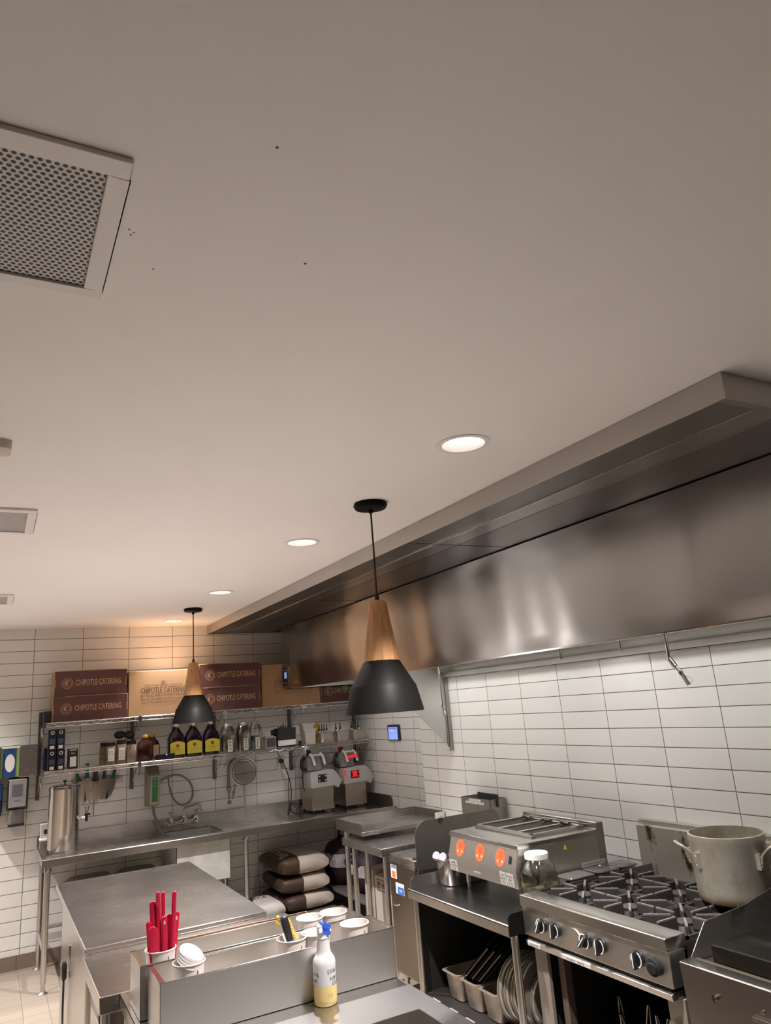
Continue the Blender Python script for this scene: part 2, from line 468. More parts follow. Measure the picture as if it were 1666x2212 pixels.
# ---------------------------------------------------------------- recessed ceiling lamps
lens_m = mat('lamp_lens', (1, 1, 1), 0.3, var=0, emit=CAN_COLOR, es=6.0)
can_white = mat('lamp_reflector', (0.80, 0.77, 0.74), 0.35, var=0.0)
fin_m = mat('lamp_fins', (0.22, 0.21, 0.20), 0.4, var=0.0)
def can_lamp():
    t = thing('recessed_lamp', '', 'ceiling light')
    MB().lathe(0, 0, [(0.079, 0.004), (0.079, -0.003), (0.0985, -0.003), (0.0985, -0.0005), (0.0985, 0.0)], 48, False, False).build('trim_ring', white_trim, t)
    MB().lathe(0, 0, [(0.0785, -0.002), (0.072, 0.03), (0.062, 0.06), (0.056, 0.062)], 48, False, False).build('reflector', can_white, t)
    f = MB().lathe(0, 0, [(0.058, 0.058), (0.058, 0.09), (0.0, 0.09)], 32, False, True)
    for i in range(24):
        a = 2*PI*i/24; M = Matrix.Rotation(a, 3, 'Z')
        f.obox(M @ Vector((0.047, 0, 0.066)), (0.0075, 0.0012, 0.007), M)
    f.lathe(0, 0, [(0.0545, 0.058), (0.0545, 0.064), (0.057, 0.064), (0.057, 0.058)], 32, False, False)
    f.build('heat_sink', fin_m, t)
    MB().lathe(0, 0, [(0.036, 0.066), (0.034, 0.062), (0.0, 0.0605)], 32, True, True).build('lens', lens_m, t)
    ld = bpy.data.lights.new('lamp_beam', 'SPOT'); ld.energy = CAN_WATTS; ld.color = CAN_COLOR
    ld.spot_size = math.radians(99); ld.spot_blend = 0.7; ld.shadow_soft_size = 0.034
    lo = bpy.data.objects.new('lamp_beam', ld); C.objects.link(lo); lo.parent = t; lo.location = (0, 0, 0.045)
    return t
can0 = can_lamp()
cl = ['recessed ceiling light nearest the viewer, its finned lamp face showing above the hood edge', 'recessed ceiling light between the two pendants, second from the viewer', 'recessed ceiling light just in front of the far pendant', 'recessed ceiling light closest to the tiled back wall']
gl = 'recessed lights in the ceiling'
for i, (x, y) in enumerate(CANS):
    if i < 4: lb = cl[i]
    else: lb = ['nearest', 'middle', 'rear'][i-4] + ' recessed light of the row over the open floor beyond the picture'
    if i == 0: can0.location = (x, y, CZ); can0['label'] = lb; can0['group'] = gl
    else:
        cc = dup(can0, (x, y, CZ), lb, group=gl)
        if i > 3:      # wide-beam lamps over the open floor
            for ch in cc.children:
                if ch.type == 'LIGHT': ch.data = WIDE = globals().get('WIDE') or ch.data.copy(); WIDE.spot_size = math.radians(120); WIDE.energy = CAN_WATTS*0.75
        if i == 3:      # beam dimmed and narrowed so boxes and back wall stay darker
            for ch in cc.children:
                if ch.type == 'LIGHT': ch.data = ch.data.copy(); ch.data.energy *= 0.4; ch.data.spot_size = math.radians(80)

# ---------------------------------------------------------------- ceiling grilles
grille_m = dots_mat('perforated_white_sheet', (0.62, 0.585, 0.56), (0.012, 0.010, 0.010), (0, 1), 0.0125, 0.33, rough=0.5)
vl = ['large perforated ceiling grille nearest the viewer in the ceiling', 'perforated ceiling grille second from the viewer, beside the first row of lamps', 'smallest looking perforated ceiling grille, nearest the tiled back wall']
for (a, b, c, d), lb in zip(VENTS, vl):
    t = thing('ceiling_grille', lb, 'ceiling vent', ((a+b)/2, (c+d)/2, CZ), 'perforated ceiling grilles')
    m = MB(); z0, z1 = CZ-0.012, CZ+0.02
    ia, ib, ic, id_ = a+0.036, b-0.036, c+0.042, d-0.032
    for q in ((a, b, c, ic), (a, b, id_, d), (a, ia, ic, id_), (ib, b, ic, id_)):
        m.prism([(q[0], q[2]), (q[1], q[2]), (q[1], q[3]), (q[0], q[3])], 'z', CZ-0.010, CZ-0.0002)
    m.build('frame', white_trim, t, bevel=0.002)
    box(ia, ib, ic, id_, CZ-0.004, CZ-0.002).build('perforated_plate', grille_m, t)
    mm = MB().box(ia-0.001, ib+0.001, ic-0.001, id_+0.001, CZ+0.001, CZ+0.12); mm.build('duct_box', black_soft, t)
MB().loft(-0.085, 2.45, [(CZ-0.03, 0.088, 0.042, 0.02), (CZ-0.028, 0.092, 0.046, 0.022), (CZ, 0.095, 0.049, 0.022)]).build('ceiling_sensor', mat('beige_plastic', (0.62, 0.56, 0.46), 0.5))
tag(bpy.data.objects['ceiling_sensor'], 'beige rounded sensor cover on the ceiling, cut by the picture edge between two grilles', 'sensor')

# ---------------------------------------------------------------- pendants
wood = wood_mat()
inner_m = mat('shade_inside', (0.70, 0.66, 0.62), 0.5)
def pendant():
    t = thing('pendant_lamp', '', 'pendant lamp')
    MB().lathe(0, 0, [(0.074, 0), (0.078, -0.012), (0.070, -0.026), (0.045, -0.031), (0.012, -0.033), (0.010, -0.045), (0.004, -0.05)], 40, True, True).build('ceiling_rose', black_metal, t)
    MB().tube([(0, 0, -0.04), (0.001, 0, -0.25), (0, 0, -0.45)], 0.0042, 8).lathe(0, 0, [(0.004, -0.415), (0.009, -0.425), (0.012, -0.458)], 16).build('cord', black_soft, t)
    n = 10
    MB().lathe(0, 0, [(0.018, -0.448), (0.034, -0.452), (0.042, -0.470), (0.079, -0.712), (0.076, -0.716)], n, True, True).build('wooden_neck', wood, t, ang=20, bevel=0.0015)
    MB().lathe(0, 0, [(0.074, -0.712), (0.080, -0.716), (0.136, -0.812), (0.142, -0.820), (0.1655, -0.915), (0.168, -0.928), (0.166, -0.929)], 64, False, False).build('shade', black_metal, t)
    MB().lathe(0, 0, [(0.0, -0.718), (0.072, -0.719), (0.133, -0.815), (0.139, -0.822), (0.1625, -0.916), (0.166, -0.929)], 64, False, False).build('shade_lining', inner_m, t)
    MB().lathe(0, 0, [(0.018, -0.72), (0.018, -0.76), (0.03, -0.79), (0.045, -0.83), (0.04, -0.865), (0.02, -0.885), (0.0, -0.89)], 24).build('bulb', mat('frosted_bulb', (0.85, 0.82, 0.78), 0.3), t)
    return t
p0 = pendant(); p0.location = (1.481, 2.815, CZ); tag(p0, 'near black pendant lamp with a pale wooden neck hanging before the exhaust hood', 'pendant lamp', 'wood and black pendant lamps')
dup(p0, (1.454, 6.11, CZ), 'far black pendant lamp with a wooden neck hanging before the stacked catering boxes', rotz=0.3)

# ---------------------------------------------------------------- exhaust hood
HX, HB, PB, HY0, HY1 = 2.56, 2.09, 2.688, 1.25, 6.77
hood = thing('exhaust_hood', 'long stainless steel exhaust hood under the ceiling above the cooking line', 'exhaust hood', (2.9, 4.0, HB))
m = MB()
def panel_grid(m, y0, y1, ny, nz):
    """thin sheet whose face is very slightly wavy, as pressed sheet metal is"""
    def off(y, z):
        e = min(1, (y-y0)/0.15, (y1-y)/0.15)*min(1, (z-HB)/0.06, (PB-0.003-z)/0.06)
        return 0.0042*max(e, 0)*(math.sin(4.3*y+0.9*math.sin(4*z))+0.6*math.sin(8.9*y+2.2*z+1)+0.35*math.sin(15.1*y-3*z))
    zs = [HB+(PB-0.003-HB)*i/nz for i in range(nz+1)]; ys = [y0+(y1-y0)*i/ny for i in range(ny+1)]
    F = [[m.bm.verts.new((HX+off(y, z), y, z)) for z in zs] for y in ys]; B = [[m.bm.verts.new((HX+0.012, y, z)) for z in zs] for y in ys]
    for i in range(ny):
        for j in range(nz):
            m.bm.faces.new((F[i][j], F[i+1][j], F[i+1][j+1], F[i][j+1])); m.bm.faces.new((B[i][j], B[i][j+1], B[i+1][j+1], B[i+1][j]))
        for j in (0, nz): m.bm.faces.new((F[i][j], B[i][j], B[i+1][j], F[i+1][j]))
    for i in (0, ny):
        for j in range(nz): m.bm.faces.new((F[i][j], F[i][j+1], B[i][j+1], B[i][j]))
panel_grid(m, HY0, HY1, 220, 20)
m.build('front_panel', ss_hood, hood)
m = MB().box(HX, XR-0.001, HY0, HY0+0.012, HB, PB-0.003); m.build('end_panel', zinc, hood)
m = MB().box(HX+0.013, XR-0.001, HY1-0.012, HY1, HB, PB-0.003); m.build('end_panel', zinc, hood)
m = MB().box(HX+0.013, XR-0.001, 5.215, 5.227, 2.052, PB-0.003); m.build('partition', zinc, hood)
m = MB().prism([(HX+0.02, HB), (HX+0.02, HB+0.004), (HX-0.002, HB+0.004), (HX-0.002, HB-0.004), (HX+0.03, HB-0.004), (HX+0.03, HB)], 'y', HY0, HY1)
m.build('lower_edge', chrome, hood)
m = MB().prism([(XR-0.001, 2.052), (XR-0.03, 2.052), (XR-0.03, 2.085), (XR-0.16, 2.13), (XR-0.42, 2.50), (HX+0.02, 2.58), (HX+0.02, 2.60), (XR-0.001, 2.60)], 'y', HY0+0.014, 5.214)
m.build('inner_baffle', ss_dark, hood)
m = MB().prism([(XR-0.001, 2.09), (XR-0.16, 2.13), (XR-0.42, 2.50), (HX+0.02, 2.58), (HX+0.02, 2.60), (XR-0.001, 2.60)], 'y', 5.228, HY1-0.013)
m.build('inner_baffle', ss_dark, hood)
m = MB().prism([(XR-0.031, 2.050), (XR-0.031, 2.087), (XR-0.034, 2.087), (XR-0.034, 2.050)], 'y', HY0+0.014, 5.214); m.build('wall_flange', zinc, hood)
sk = MB().prism([(XR-0.003, 1.468), (XR-0.003, 2.052), (HX+0.11, 2.052), (HX+0.11, 2.07), (HX+0.03, 2.07), (HX+0.03, 2.052), (HX+0.15, 2.052)][:3] + [(2.76, 2.052)], 'y', 5.217, 5.2225)
sk.build('side_skirt', zinc, hood)
MB().box(XR-0.035, XR-0.002, 5.205, 5.217, 1.468, 2.05).box(XR-0.05, XR-0.035, 5.212, 5.217, 1.50, 2.04).build('skirt_rail', ss_dark, hood)
lamp_lens = mat('hood_lamp_lens', (0.9, 0.9, 0.88), 0.4, var=0, emit=HOOD_COLOR, es=HOOD_POWER)
for y in (1.9, 3.0, 4.1, 5.05, 6.1):
    fx = box(2.64, 2.78, y-0.10, y+0.10, 2.53, 2.57).build('lamp_housing', white_trim, hood, bevel=0.006)
    box(2.655, 2.765, y-0.085, y+0.085, 2.515, 2.529).build('lamp_glass', lamp_lens, fx, bevel=0.004)
# supply plenum along the front
pl = thing('air_supply_plenum', 'stainless perforated air supply plenum along the ceiling in front of the hood', 'air plenum', (2.2, 4.0, PB))
m = MB().box(1.88, 1.886, HY0, YB-0.004, PB, CZ-0.001).build('front_lip', ss_plenum, pl, bevel=0.0008)
m = MB().box(1.886, XR-0.001, HY0, HY0+0.006, PB-0.0005, CZ-0.001).build('end_lip', ss_plenum, pl, bevel=0.0008)
box(1.886, XR-0.001, YB-0.012, YB-0.004, PB, CZ-0.001).build('end_lip', ss_plenum, pl)
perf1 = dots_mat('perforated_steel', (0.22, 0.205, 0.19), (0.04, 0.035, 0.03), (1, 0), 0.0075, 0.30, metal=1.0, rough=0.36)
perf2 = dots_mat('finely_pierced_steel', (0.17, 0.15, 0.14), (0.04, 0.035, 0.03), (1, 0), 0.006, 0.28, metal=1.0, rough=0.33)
m_, nt, bs = nodes_of('pierced_edge_strip')
g_ = nt.nodes.new('ShaderNodeNewGeometry'); s_ = nt.nodes.new('ShaderNodeSeparateXYZ'); nt.links.new(g_.outputs['Position'], s_.inputs[0])
nt.links.new(mixc(nt, mth(nt, 'LESS_THAN', mth(nt, 'FRACT', mth(nt, 'DIVIDE', s_.outputs[1], 0.0115)), 0.5), (0.03, 0.026, 0.024), (0.50, 0.43, 0.37)), bs.inputs['Base Color']); bs.inputs['Roughness'].default_value = 0.5
for xa, ye in ((1.8862, 3.19), (2.2045, 2.75)): box(xa, xa+0.006, 1.29, ye, PB+0.0015, PB+0.0035).build('pierced_edge', m_, pl)
for a, b in ((1.29, 3.20), (3.212, 5.16), (5.172, YB-0.02)):
    box(1.892, 2.058, a, b, PB+0.004, PB+0.008).build('perforated_panel', perf1, pl)
    box(2.212, HX-0.001, a, b, PB+0.004, PB+0.010).build('dark_panel', perf2, pl)
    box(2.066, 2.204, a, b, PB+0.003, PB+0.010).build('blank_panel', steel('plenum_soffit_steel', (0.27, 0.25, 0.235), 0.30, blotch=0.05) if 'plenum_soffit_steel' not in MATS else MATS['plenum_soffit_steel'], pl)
box(2.058, 2.066, 1.29, YB-0.02, PB-0.001, PB+0.010).build('divider_strip', ss, pl)
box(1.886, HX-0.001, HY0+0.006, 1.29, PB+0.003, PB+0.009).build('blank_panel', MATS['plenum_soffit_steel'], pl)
m = MB()
for x, y in ((1.93, 3.19), (2.03, 3.19), (2.19, 3.17), (2.52, 3.17), (1.93, 5.15), (2.03, 5.15), (2.19, 5.14), (2.52, 5.14)):
    m.lathe(x, y, [(0.005, PB+0.003), (0.004, PB-0.001)], 10)
m.build('screws', chrome, pl)
# utility cabinet at the far end
uc = thing('hood_utility_cabinet', 'stainless utility cabinet with a small display at the far end of the hood', 'control cabinet', (2.9, 7.0, HB))
box(HX, 3.40, HY1+0.004, 7.02, HB, PB-0.003).build('body', ss_hood, uc, bevel=0.002)
d = box(HX-0.008, HX, 6.845, 7.00, 2.122, 2.296).build('display', black_pl, uc, bevel=0.002)
box(HX-0.009, HX-0.008, 6.885, 6.945, 2.19, 2.25).build('screen', mat('lit_blue_screen', (0.1, 0.15, 0.3), 0.3, emit=(0.35, 0.5, 1.0), es=0.25), d)
box(HX-0.012, HX-0.001, 6.836, 6.844, 2.118, 2.300).build('trim', chrome, d)
mm = MB()
for y in (6.88, 6.92, 6.96):
    for z in (2.145, 2.27): mm.box(HX-0.0095, HX-0.008, y-0.008, y+0.008, z-0.006, z+0.006)
mm.build('buttons', grey_pl, d)
st = tag(box(HX-0.0012, HX-0.0002, 6.566, 6.728, 2.120, 2.166).build('sticker', mat('red_label', (0.42, 0.03, 0.02), 0.5)), 'small red notice sticker low on the hood front near its display', 'sticker')
text('FIRE\nSYSTEM', (HX-0.0013, 6.647, 2.143), 0.11, '-x', kink, st, height=0.03)

# nozzles under the hood
def nozzle(pts, lab, name='fire_nozzle', tip=None):
    t = thing(name, lab, 'fire nozzle', pts[0], 'fire suppression nozzles under the hood')
    MB().tube(pts, 0.0085, 10).build('pipe', chrome, t)
    a, b = Vector(pts[-2]), Vector(pts[-1])
    if tip:
        T = [Vector(q) for q in tip]
        MB().rod(T[0], T[1], 0.013, 10).rod(T[1], T[2], 0.009, 10).ball(T[1], 0.014).build('elbow', ss_tube, t)
        MB().rod(T[2], T[3], 0.012, 8).rod(T[3], T[4], 0.010, 12).build('nozzle_tip', chrome, t)
        c = (T[3]+T[4])/2; ax = (T[4]-T[3]).normalized(); s_ = Vector((0, -1, 0.1)).normalized()
        MB().tube([c-ax*0.02+s_*0.008, c-ax*0.01+s_*0.035, c+ax*0.012+s_*0.035, c+ax*0.024+s_*0.008], 0.0012, 6, smooth=2).build('pull_ring', chrome, t)
    return t
nozzle([(2.95, 2.547, 2.13), (2.95, 2.547, 1.985)], 'longest jointed nozzle pipe hanging from the hood above the stock pot', tip=[(2.95, 2.547, 1.992), (2.96, 2.53, 1.955), (2.965, 2.505, 1.925), (2.967, 2.50, 1.91), (2.972, 2.475, 1.858)])
nozzle([(2.95, 2.85, 2.13), (2.95, 2.85, 2.055)], 'short nozzle stub with a thin ring beside the long jointed one')
nozzle([(2.95, 3.33, 2.13), (2.95, 3.33, 2.055)], 'short plain nozzle stub under the middle of the hood edge')
nozzle([(2.90, 4.62, 2.13), (2.90, 4.60, 1.83)], 'straight nozzle pipe hanging beside the near pendant shade', tip=[(2.90, 4.60, 1.84), (2.90, 4.60, 1.82), (2.90, 4.597, 1.805), (2.90, 4.595, 1.80), (2.90, 4.59, 1.765)])

# wall tablet on the recess wall
t = thing('wall_display', 'small blue-lit wall display on the tiles beside the side skirt', 'wall display', (3.49, 6.476, 1.6))
box(3.478, 3.4995, 6.355, 6.600, 1.522, 1.672).build('case', mat('navy_plastic', (0.02, 0.03, 0.10), 0.35), t, bevel=0.012)
s1 = box(3.4765, 3.4779, 6.385, 6.572, 1.532, 1.650).build('screen', mat('lit_tablet_screen', (0.2, 0.3, 0.6), 0.2, emit=(0.25, 0.42, 1.0), es=0.32), t)
box(3.4758, 3.4764, 6.40, 6.56, 1.628, 1.644).build('screen_header', mat('lit_header', (0.3, 0.35, 0.7), 0.2, emit=(0.05, 0.1, 0.6), es=0.35), s1)
box(3.4758, 3.4764, 6.44, 6.55, 1.612, 1.622).build('screen_line', mat('lit_line', (0.6, 0.3, 0.5), 0.2, emit=(0.7, 0.35, 0.6), es=0.4), s1)
# ---------------------------------------------------------------- wire shelves on the back wall
ZU, ZL_ = 1.932, 1.543
BAYS = [(0.402, 1.158), (1.176, 1.925), (1.945, 2.710), (2.730, 3.440)]
def wire_shelf(x0, x1, z, lab, grp):
    yf, yb = 6.895, 7.27
    t = thing('wire_shelf', lab, 'wire shelf', ((x0+x1)/2, 7.08, z), grp)
    m = MB()
    for y in (yf, yb):
        m.rod((x0, y, z-0.004), (x1, y, z-0.004), 0.0042, 6).rod((x0, y, z-0.034), (x1, y, z-0.034), 0.0042, 6)
    for x in (x0, x1):
        m.rod((x, yf, z-0.004), (x, yb, z-0.004), 0.0042, 6).rod((x, yf, z-0.034), (x, yb, z-0.034), 0.0042, 6)
        m.box(x-0.006, x+0.006, yf-0.006, yf+0.008, z-0.038, z)
    m.build('frame', chrome_wire, t)
    n = round((x1-x0)/0.052); m = MB()
    for y in (yf, yb):
        m = MB(); pts = [(x0+(x1-x0)*i/n, y, z-(0.006 if i % 2 else 0.032)) for i in range(n+1)]
        m.tube(pts, 0.0030, 5); m.build('truss_wire', chrome_wire, t)
    m = MB(); k = int((x1-x0)/0.026)
    for i in range(1, k): m.rod((x0+(x1-x0)*i/k, yf, z-0.0018), (x0+(x1-x0)*i/k, yb, z-0.0018), 0.0018, 5)
    m.build('deck_wires', chrome_wire, t)
names = ['at the left end', 'second from the left', 'behind the near pendant, third from the left', 'at the right end by the corner']
for (a, b), nm in zip(BAYS, names):
    wire_shelf(a, b, ZU, 'upper chrome wire shelf %s, under catering boxes' % nm, 'chrome wire wall shelves')
    wire_shelf(a, b, ZL_, 'lower chrome wire shelf %s' % nm, 'chrome wire wall shelves')
brk = steel('dark_track_steel', (0.16, 0.15, 0.14), 0.4)
for i, x in enumerate((0.388, 1.167, 1.935, 2.720, 3.453)):
    t = thing('shelf_upright', ['leftmost', 'second', 'middle', 'fourth', 'rightmost'][i] + ' slotted metal wall upright carrying the wire shelves', 'shelf upright', (x, 7.3, 1.3), 'wall uprights of the wire shelves')
    box(x-0.015, x+0.015, 7.285, YB-0.001, 1.297, 2.03).build('track', brk, t)
    for z in (ZU, ZL_):
        m = MB()
        m.rod((x, 7.28, z-0.04), (x, 6.90, z-0.04), 0.004, 6).rod((x, 7.28, z-0.19), (x, 6.98, z-0.045), 0.004, 6)
        m.rod((x, 7.28, z-0.04), (x, 7.13, z-0.115), 0.003, 6).rod((x, 7.13, z-0.115), (x, 7.06, z-0.04), 0.003, 6).rod((x, 7.28, z-0.19), (x, 7.28, z-0.03), 0.006, 6)
        m.box(x-0.005, x+0.005, 6.893, 6.903, z-0.085, z-0.005).rod((x, 6.898, z-0.08), (x, 6.95, z-0.12), 0.004, 6)
        m.build('bracket', chrome_wire, t)

# ---------------------------------------------------------------- catering boxes
def emblem(c, R, m, parent, face='-y'):
    mb = MB()
    ring_face(mb, c, R*0.93, R, face, 32); ring_face(mb, c, R*0.60, R*0.66, face, 32)
    R_, U_, N_ = [Vector(a) for a in VIEWS[face]]; c = Vector(c)+N_*0.0004
    pts = []
    for i in range(13):
        a = math.radians(60+i*20); pts.append((a, R*(0.40-0.012*i)))
    for (a, r0), (b, r1) in zip(pts, pts[1:]):
        P = lambda a, r: c + R_*(r*math.cos(a)+R*0.08) + U_*(r*math.sin(a))
        w0 = R*0.16*math.sin(PI*(pts.index((a, r0))+0.4)/13)
        w1 = R*0.16*math.sin(PI*(pts.index((a, r0))+1.4)/13)
        mb.poly([P(a, r0-w0), P(a, r0+w0), P(b, r1+w1), P(b, r1-w1)])
    for i in range(16):
        a = 2*PI*i/16
        q = c + R_*(R*0.79*math.cos(a)) + U_*(R*0.79*math.sin(a))
        mb.poly([q+R_*(R*0.05), q+U_*(R*0.075), q-R_*(R*0.05), q-U_*(R*0.075)])
    mb.build('emblem', m, parent, flat=True)
def catering_box(x0, x1, y0, y1, z0, z1, lab, grp):
    t = thing('catering_box', lab, 'cardboard box', ((x0+x1)/2, (y0+y1)/2, z0), grp)
    box(x0, x1, y0+0.002, y1, z0, z1).build('carton', kraft_side, t, bevel=0.0015)
    box(x0+0.004, x1-0.003, y0, y0+0.0018, z0+0.001, z1-0.003).build('printed_front', choc, t)
    W = x1-x0; H = z1-z0
    m = MB().box(x0+W*0.15, x0+W*0.86, y0-0.002, y0+0.02, z1-0.002, z1+0.003)
    m.box(x0+0.006, x0+0.012, y0-0.001, y0+0.001, z0+H*0.33, z0+H*0.66).box(x1-0.012, x1-0.006, y0-0.001, y0+0.001, z0+H*0.33, z0+H*0.66)
    m.build('lid_flap', choc_flap, t)
    zc = z0+H*0.50
    emblem((x0+W*0.175, y0, zc), H*0.215, kink, t)
    text('CHIPOTLE CATERING', (x0+W*0.60, y0-0.0006, zc+0.004), W*0.625, '-y', kink, t, height=H*0.24, bold=0.008)
    return t
G1 = 'brown printed catering boxes on the top shelf'
catering_box(0.456, 1.068, 6.95, 7.27, ZU+0.001, 2.142, 'dark brown catering box lowest in the left end stack of the top shelf', G1)
catering_box(0.462, 1.060, 6.955, 7.265, 2.146, 2.358, 'dark brown catering box topping the stack at the left end of the top shelf', G1)
catering_box(1.700, 2.302, 6.95, 7.27, ZU+0.001, 2.147, 'dark brown catering box lower in the middle stack beside the far pendant', G1)
catering_box(1.706, 2.308, 6.955, 7.265, 2.151, 2.366, 'dark brown catering box topping the middle stack beside the far pendant', G1)
catering_box(2.970, 3.47, 7.03, 7.28, ZU+0.001, 2.150, 'dark brown catering box with a green tag behind the near pendant shade', G1)
tag(box(3.22, 3.27, 7.0235, 7.0275, 2.045, 2.165).build('tag_card', mat('bright_green_tag', (0.10, 0.42, 0.02), 0.5)), 'bright green tag sticking on the catering box behind the near pendant', 'tag')
def kraft_box(x0, x1, z1, lab, cx, yf=6.95):
    t = thing('kraft_catering_box', lab, 'cardboard box', ((x0+x1)/2, 7.1, ZU), 'plain cardboard catering boxes on the top shelf')
    z0 = ZU+0.001
    box(x0, x1, yf+0.002, 7.27, z0, z1).build('carton', kraft, t, bevel=0.003)
    W = 0.40; y = yf+0.001; zz = z0+(z1-z0)*0.56
    text('CHIPOTLE CATERING', (cx, y, zz), W, '-y', bink, t, height=0.052)
    for s_, dz, h, ww in (("BUT YOU'LL FIND IT DO MANY THE BEST", -0.048, 0.020, W), ("ESPECIALLY IF YOU'RE IN A GIANT CALIFORNIA", -0.082, 0.018, W), ('THIS IS THE FAMOUS, RESPONSIBLY RAISED', -0.110, 0.013, W*0.98), ('CHIPOTLE.COM/CATERING', -0.135, 0.005, W*0.4)):
        text(s_, (cx if dz > -0.13 else cx+0.1, y, zz+dz), ww, '-y', bink, t, height=h)
    text('THERE IS NO WRONG WAY TO EAT A HANDMADE MEAL', (cx, y, zz+0.042), W*0.85, '-y', bink, t, height=0.014)
    emblem((cx, y, zz+0.064), 0.022, bink, t)
kraft_box(1.076, 1.690, 2.328, 'tan cardboard catering box with brown lettering between the two brown stacks', 1.38)
kraft_box(2.343, 2.959, 2.341, 'tan cardboard catering box partly behind the end of the exhaust hood', 2.675, 7.028)
tag(MB().box(0.395, 0.45, 7.0, 7.2, ZU+0.001, 2.03).build('folded_black_bag', black_soft), 'black folded bag standing left of the stacked boxes on the top shelf', 'bag')

# ---------------------------------------------------------------- lower shelf goods
ZS = ZL_+0.001
navy = mat('navy_carton', (0.008, 0.010, 0.026), 0.45)
navy2 = mat('navy_print', (0.07, 0.08, 0.14), 0.5)
def tea_box(x0, z0, lab, w_=0.062, h=0.165, y=6.93, d=0.10):
    t = thing('tea_carton', lab, 'carton', (x0+w_/2, y+d/2, z0), 'dark cartons on the lower shelf')
    box(x0, x0+w_, y, y+d, z0, z0+h).build('carton', navy, t, bevel=0.001)
    cx = x0+w_/2
    box(cx-0.017, cx+0.017, y-0.0006, y-0.0001, z0+0.008, z0+0.034).build('price_label', label_m, t)
    box(cx-0.020, cx+0.020, y-0.0006, y-0.0001, z0+0.048, z0+0.090).build('printed_panel', navy2, t)
    m = MB(); ring_face(m, (cx, y, z0+0.138), 0.009, 0.015, '-y', 16); m.build('emblem', label_m, t, flat=True)
tea_box(0.436, ZS, 'navy carton bottom left in the stack at the left shelf end')
tea_box(0.504, ZS, 'navy carton bottom right in the stack at the left shelf end')
tea_box(0.433, ZS+0.167, 'navy carton top left in the stack at the left shelf end')
tea_box(0.499, ZS+0.167, 'navy carton top right in the stack at the left shelf end')
for i, (x, h) in enumerate(((0.412, 0.16), (0.414, 0.14))):
    tag(box(x, x+0.10, 7.05+0.11*i, 7.14+0.11*i, ZS, ZS+h*(1.0 if i else 1.15)).build('navy_carton_block', navy, bevel=0.002), 'dark carton pushed to the wall behind the navy stack, ' + ('rear one' if i else 'front one'), 'carton')
t = thing('black_carton', 'black carton with a large white label right of the navy stack', 'carton', (0.63, 6.97, ZS))
box(0.592, 0.668, 6.93, 7.03, ZS, ZS+0.160).build('carton', black_soft, t, bevel=0.001)
box(0.606, 0.656, 6.9292, 6.9298, ZS+0.018, ZS+0.098).build('label', label_m, t)
box(0.603, 0.659, 6.9292, 6.9298, ZS+0.148, ZS+0.155).build('top_band', label_m, t)
text('MIX', (0.63, 6.9291, ZS+0.125), 0.03, '-y', label_m, t)
spice_body = mat('olive_spice', (0.16, 0.13, 0.08), 0.35, var=0.25, sc=30)
spice_b2 = mat('brown_spice', (0.17, 0.125, 0.09), 0.35, var=0.25, sc=30)
def spice_jar(x, y, lab, m_, label=True, h=0.185, w_=0.042):
    t = thing('spice_jar', lab, 'spice jar', (x, y, ZS), 'black lidded spice jars on the lower shelf')
    MB().loft(x, y, [(ZS, w_-0.004, w_-0.004, 0.012), (ZS+0.006, w_, w_, 0.014), (ZS+h*0.78, w_, w_, 0.014), (ZS+h*0.84, w_*0.85, w_*0.85, 0.02)]).build('jar', m_, t)
    MB().loft(x, y, [(ZS+h*0.84, w_*0.92, w_*0.92, 0.03), (ZS+h, w_*0.92, w_*0.92, 0.03)]).build('lid', black_pl, t)
    if label:
        l = box(x-0.025, x+0.026, y-w_-0.001, y-w_-0.0002, ZS+0.03, ZS+0.135).build('label', label_m, t)
        for k, (q, zz) in enumerate((('DRY', 0.105), ('RUB', 0.085), ('LOT 7', 0.062), ('USE BY', 0.045))): text(q, (x, y-w_-0.0012, ZS+zz), 0.034, '-y', ink, l, height=0.012)
spice_jar(0.903, 7.10, 'spice jar without a label at the left of the black lidded group', spice_body, False)
spice_jar(0.940, 7.005, 'green-brown spice jar with a low white label, left of its labelled pair', spice_body)
spice_jar(1.027, 7.0, 'spice jar with a tall white label, right of its labelled pair', spice_b2, h=0.195)
spice_jar(1.112, 7.005, 'pale brown spice jar without a label beside the amber jugs', mat('pale_spice', (0.28, 0.22, 0.17), 0.4, var=0.2, sc=20), False)
for i, (x, z) in enumerate(((1.02, 1.785), (1.10, 1.780))):
    mb = MB(); mb.ball((x, 7.05, z), 0.042, (1.15, 1.0, 0.82), 14, jitter=0.004); 
    tag(mb.build('black_pouch', black_soft), 'crumpled black pouch lying on the spice jar lids, ' + ('left one' if i == 0 else 'right one'), 'pouch')
amber = mat('dark_amber_syrup', (0.035, 0.007, 0.006), 0.14, coat=0.3)
yel = mat('yellow_cap', (0.62, 0.46, 0.03), 0.4)
yell = mat('yellow_label', (0.60, 0.54, 0.05), 0.5, var=0.04)
redp = mat('red_print', (0.35, 0.04, 0.05), 0.6)
def syrup(x, y, lab, lb):
    t = thing('syrup_jug', lab, 'jug', (x, y, ZS), 'amber jugs with yellow caps')
    z = ZS
    MB().loft(x, y, [(z, 0.058, 0.05, 0.02), (z+0.01, 0.064, 0.055, 0.025), (z+0.12, 0.064, 0.055, 0.025), (z+0.16, 0.055, 0.048, 0.035), (z+0.185, 0.03, 0.03, 0.028), (z+0.20, 0.025, 0.025, 0.024)]).build('jug', amber, t)
    MB().lathe(x, y, [(0.030, z+0.200), (0.030, z+0.222), (0.027, z+0.225)], 20).build('cap', yel, t)
    if lb: box(x+0.002, x+0.052, y-0.0562, y-0.0552, z+0.03, z+0.13).build('label', mat('cream_label', (0.60, 0.47, 0.33), 0.6), t)
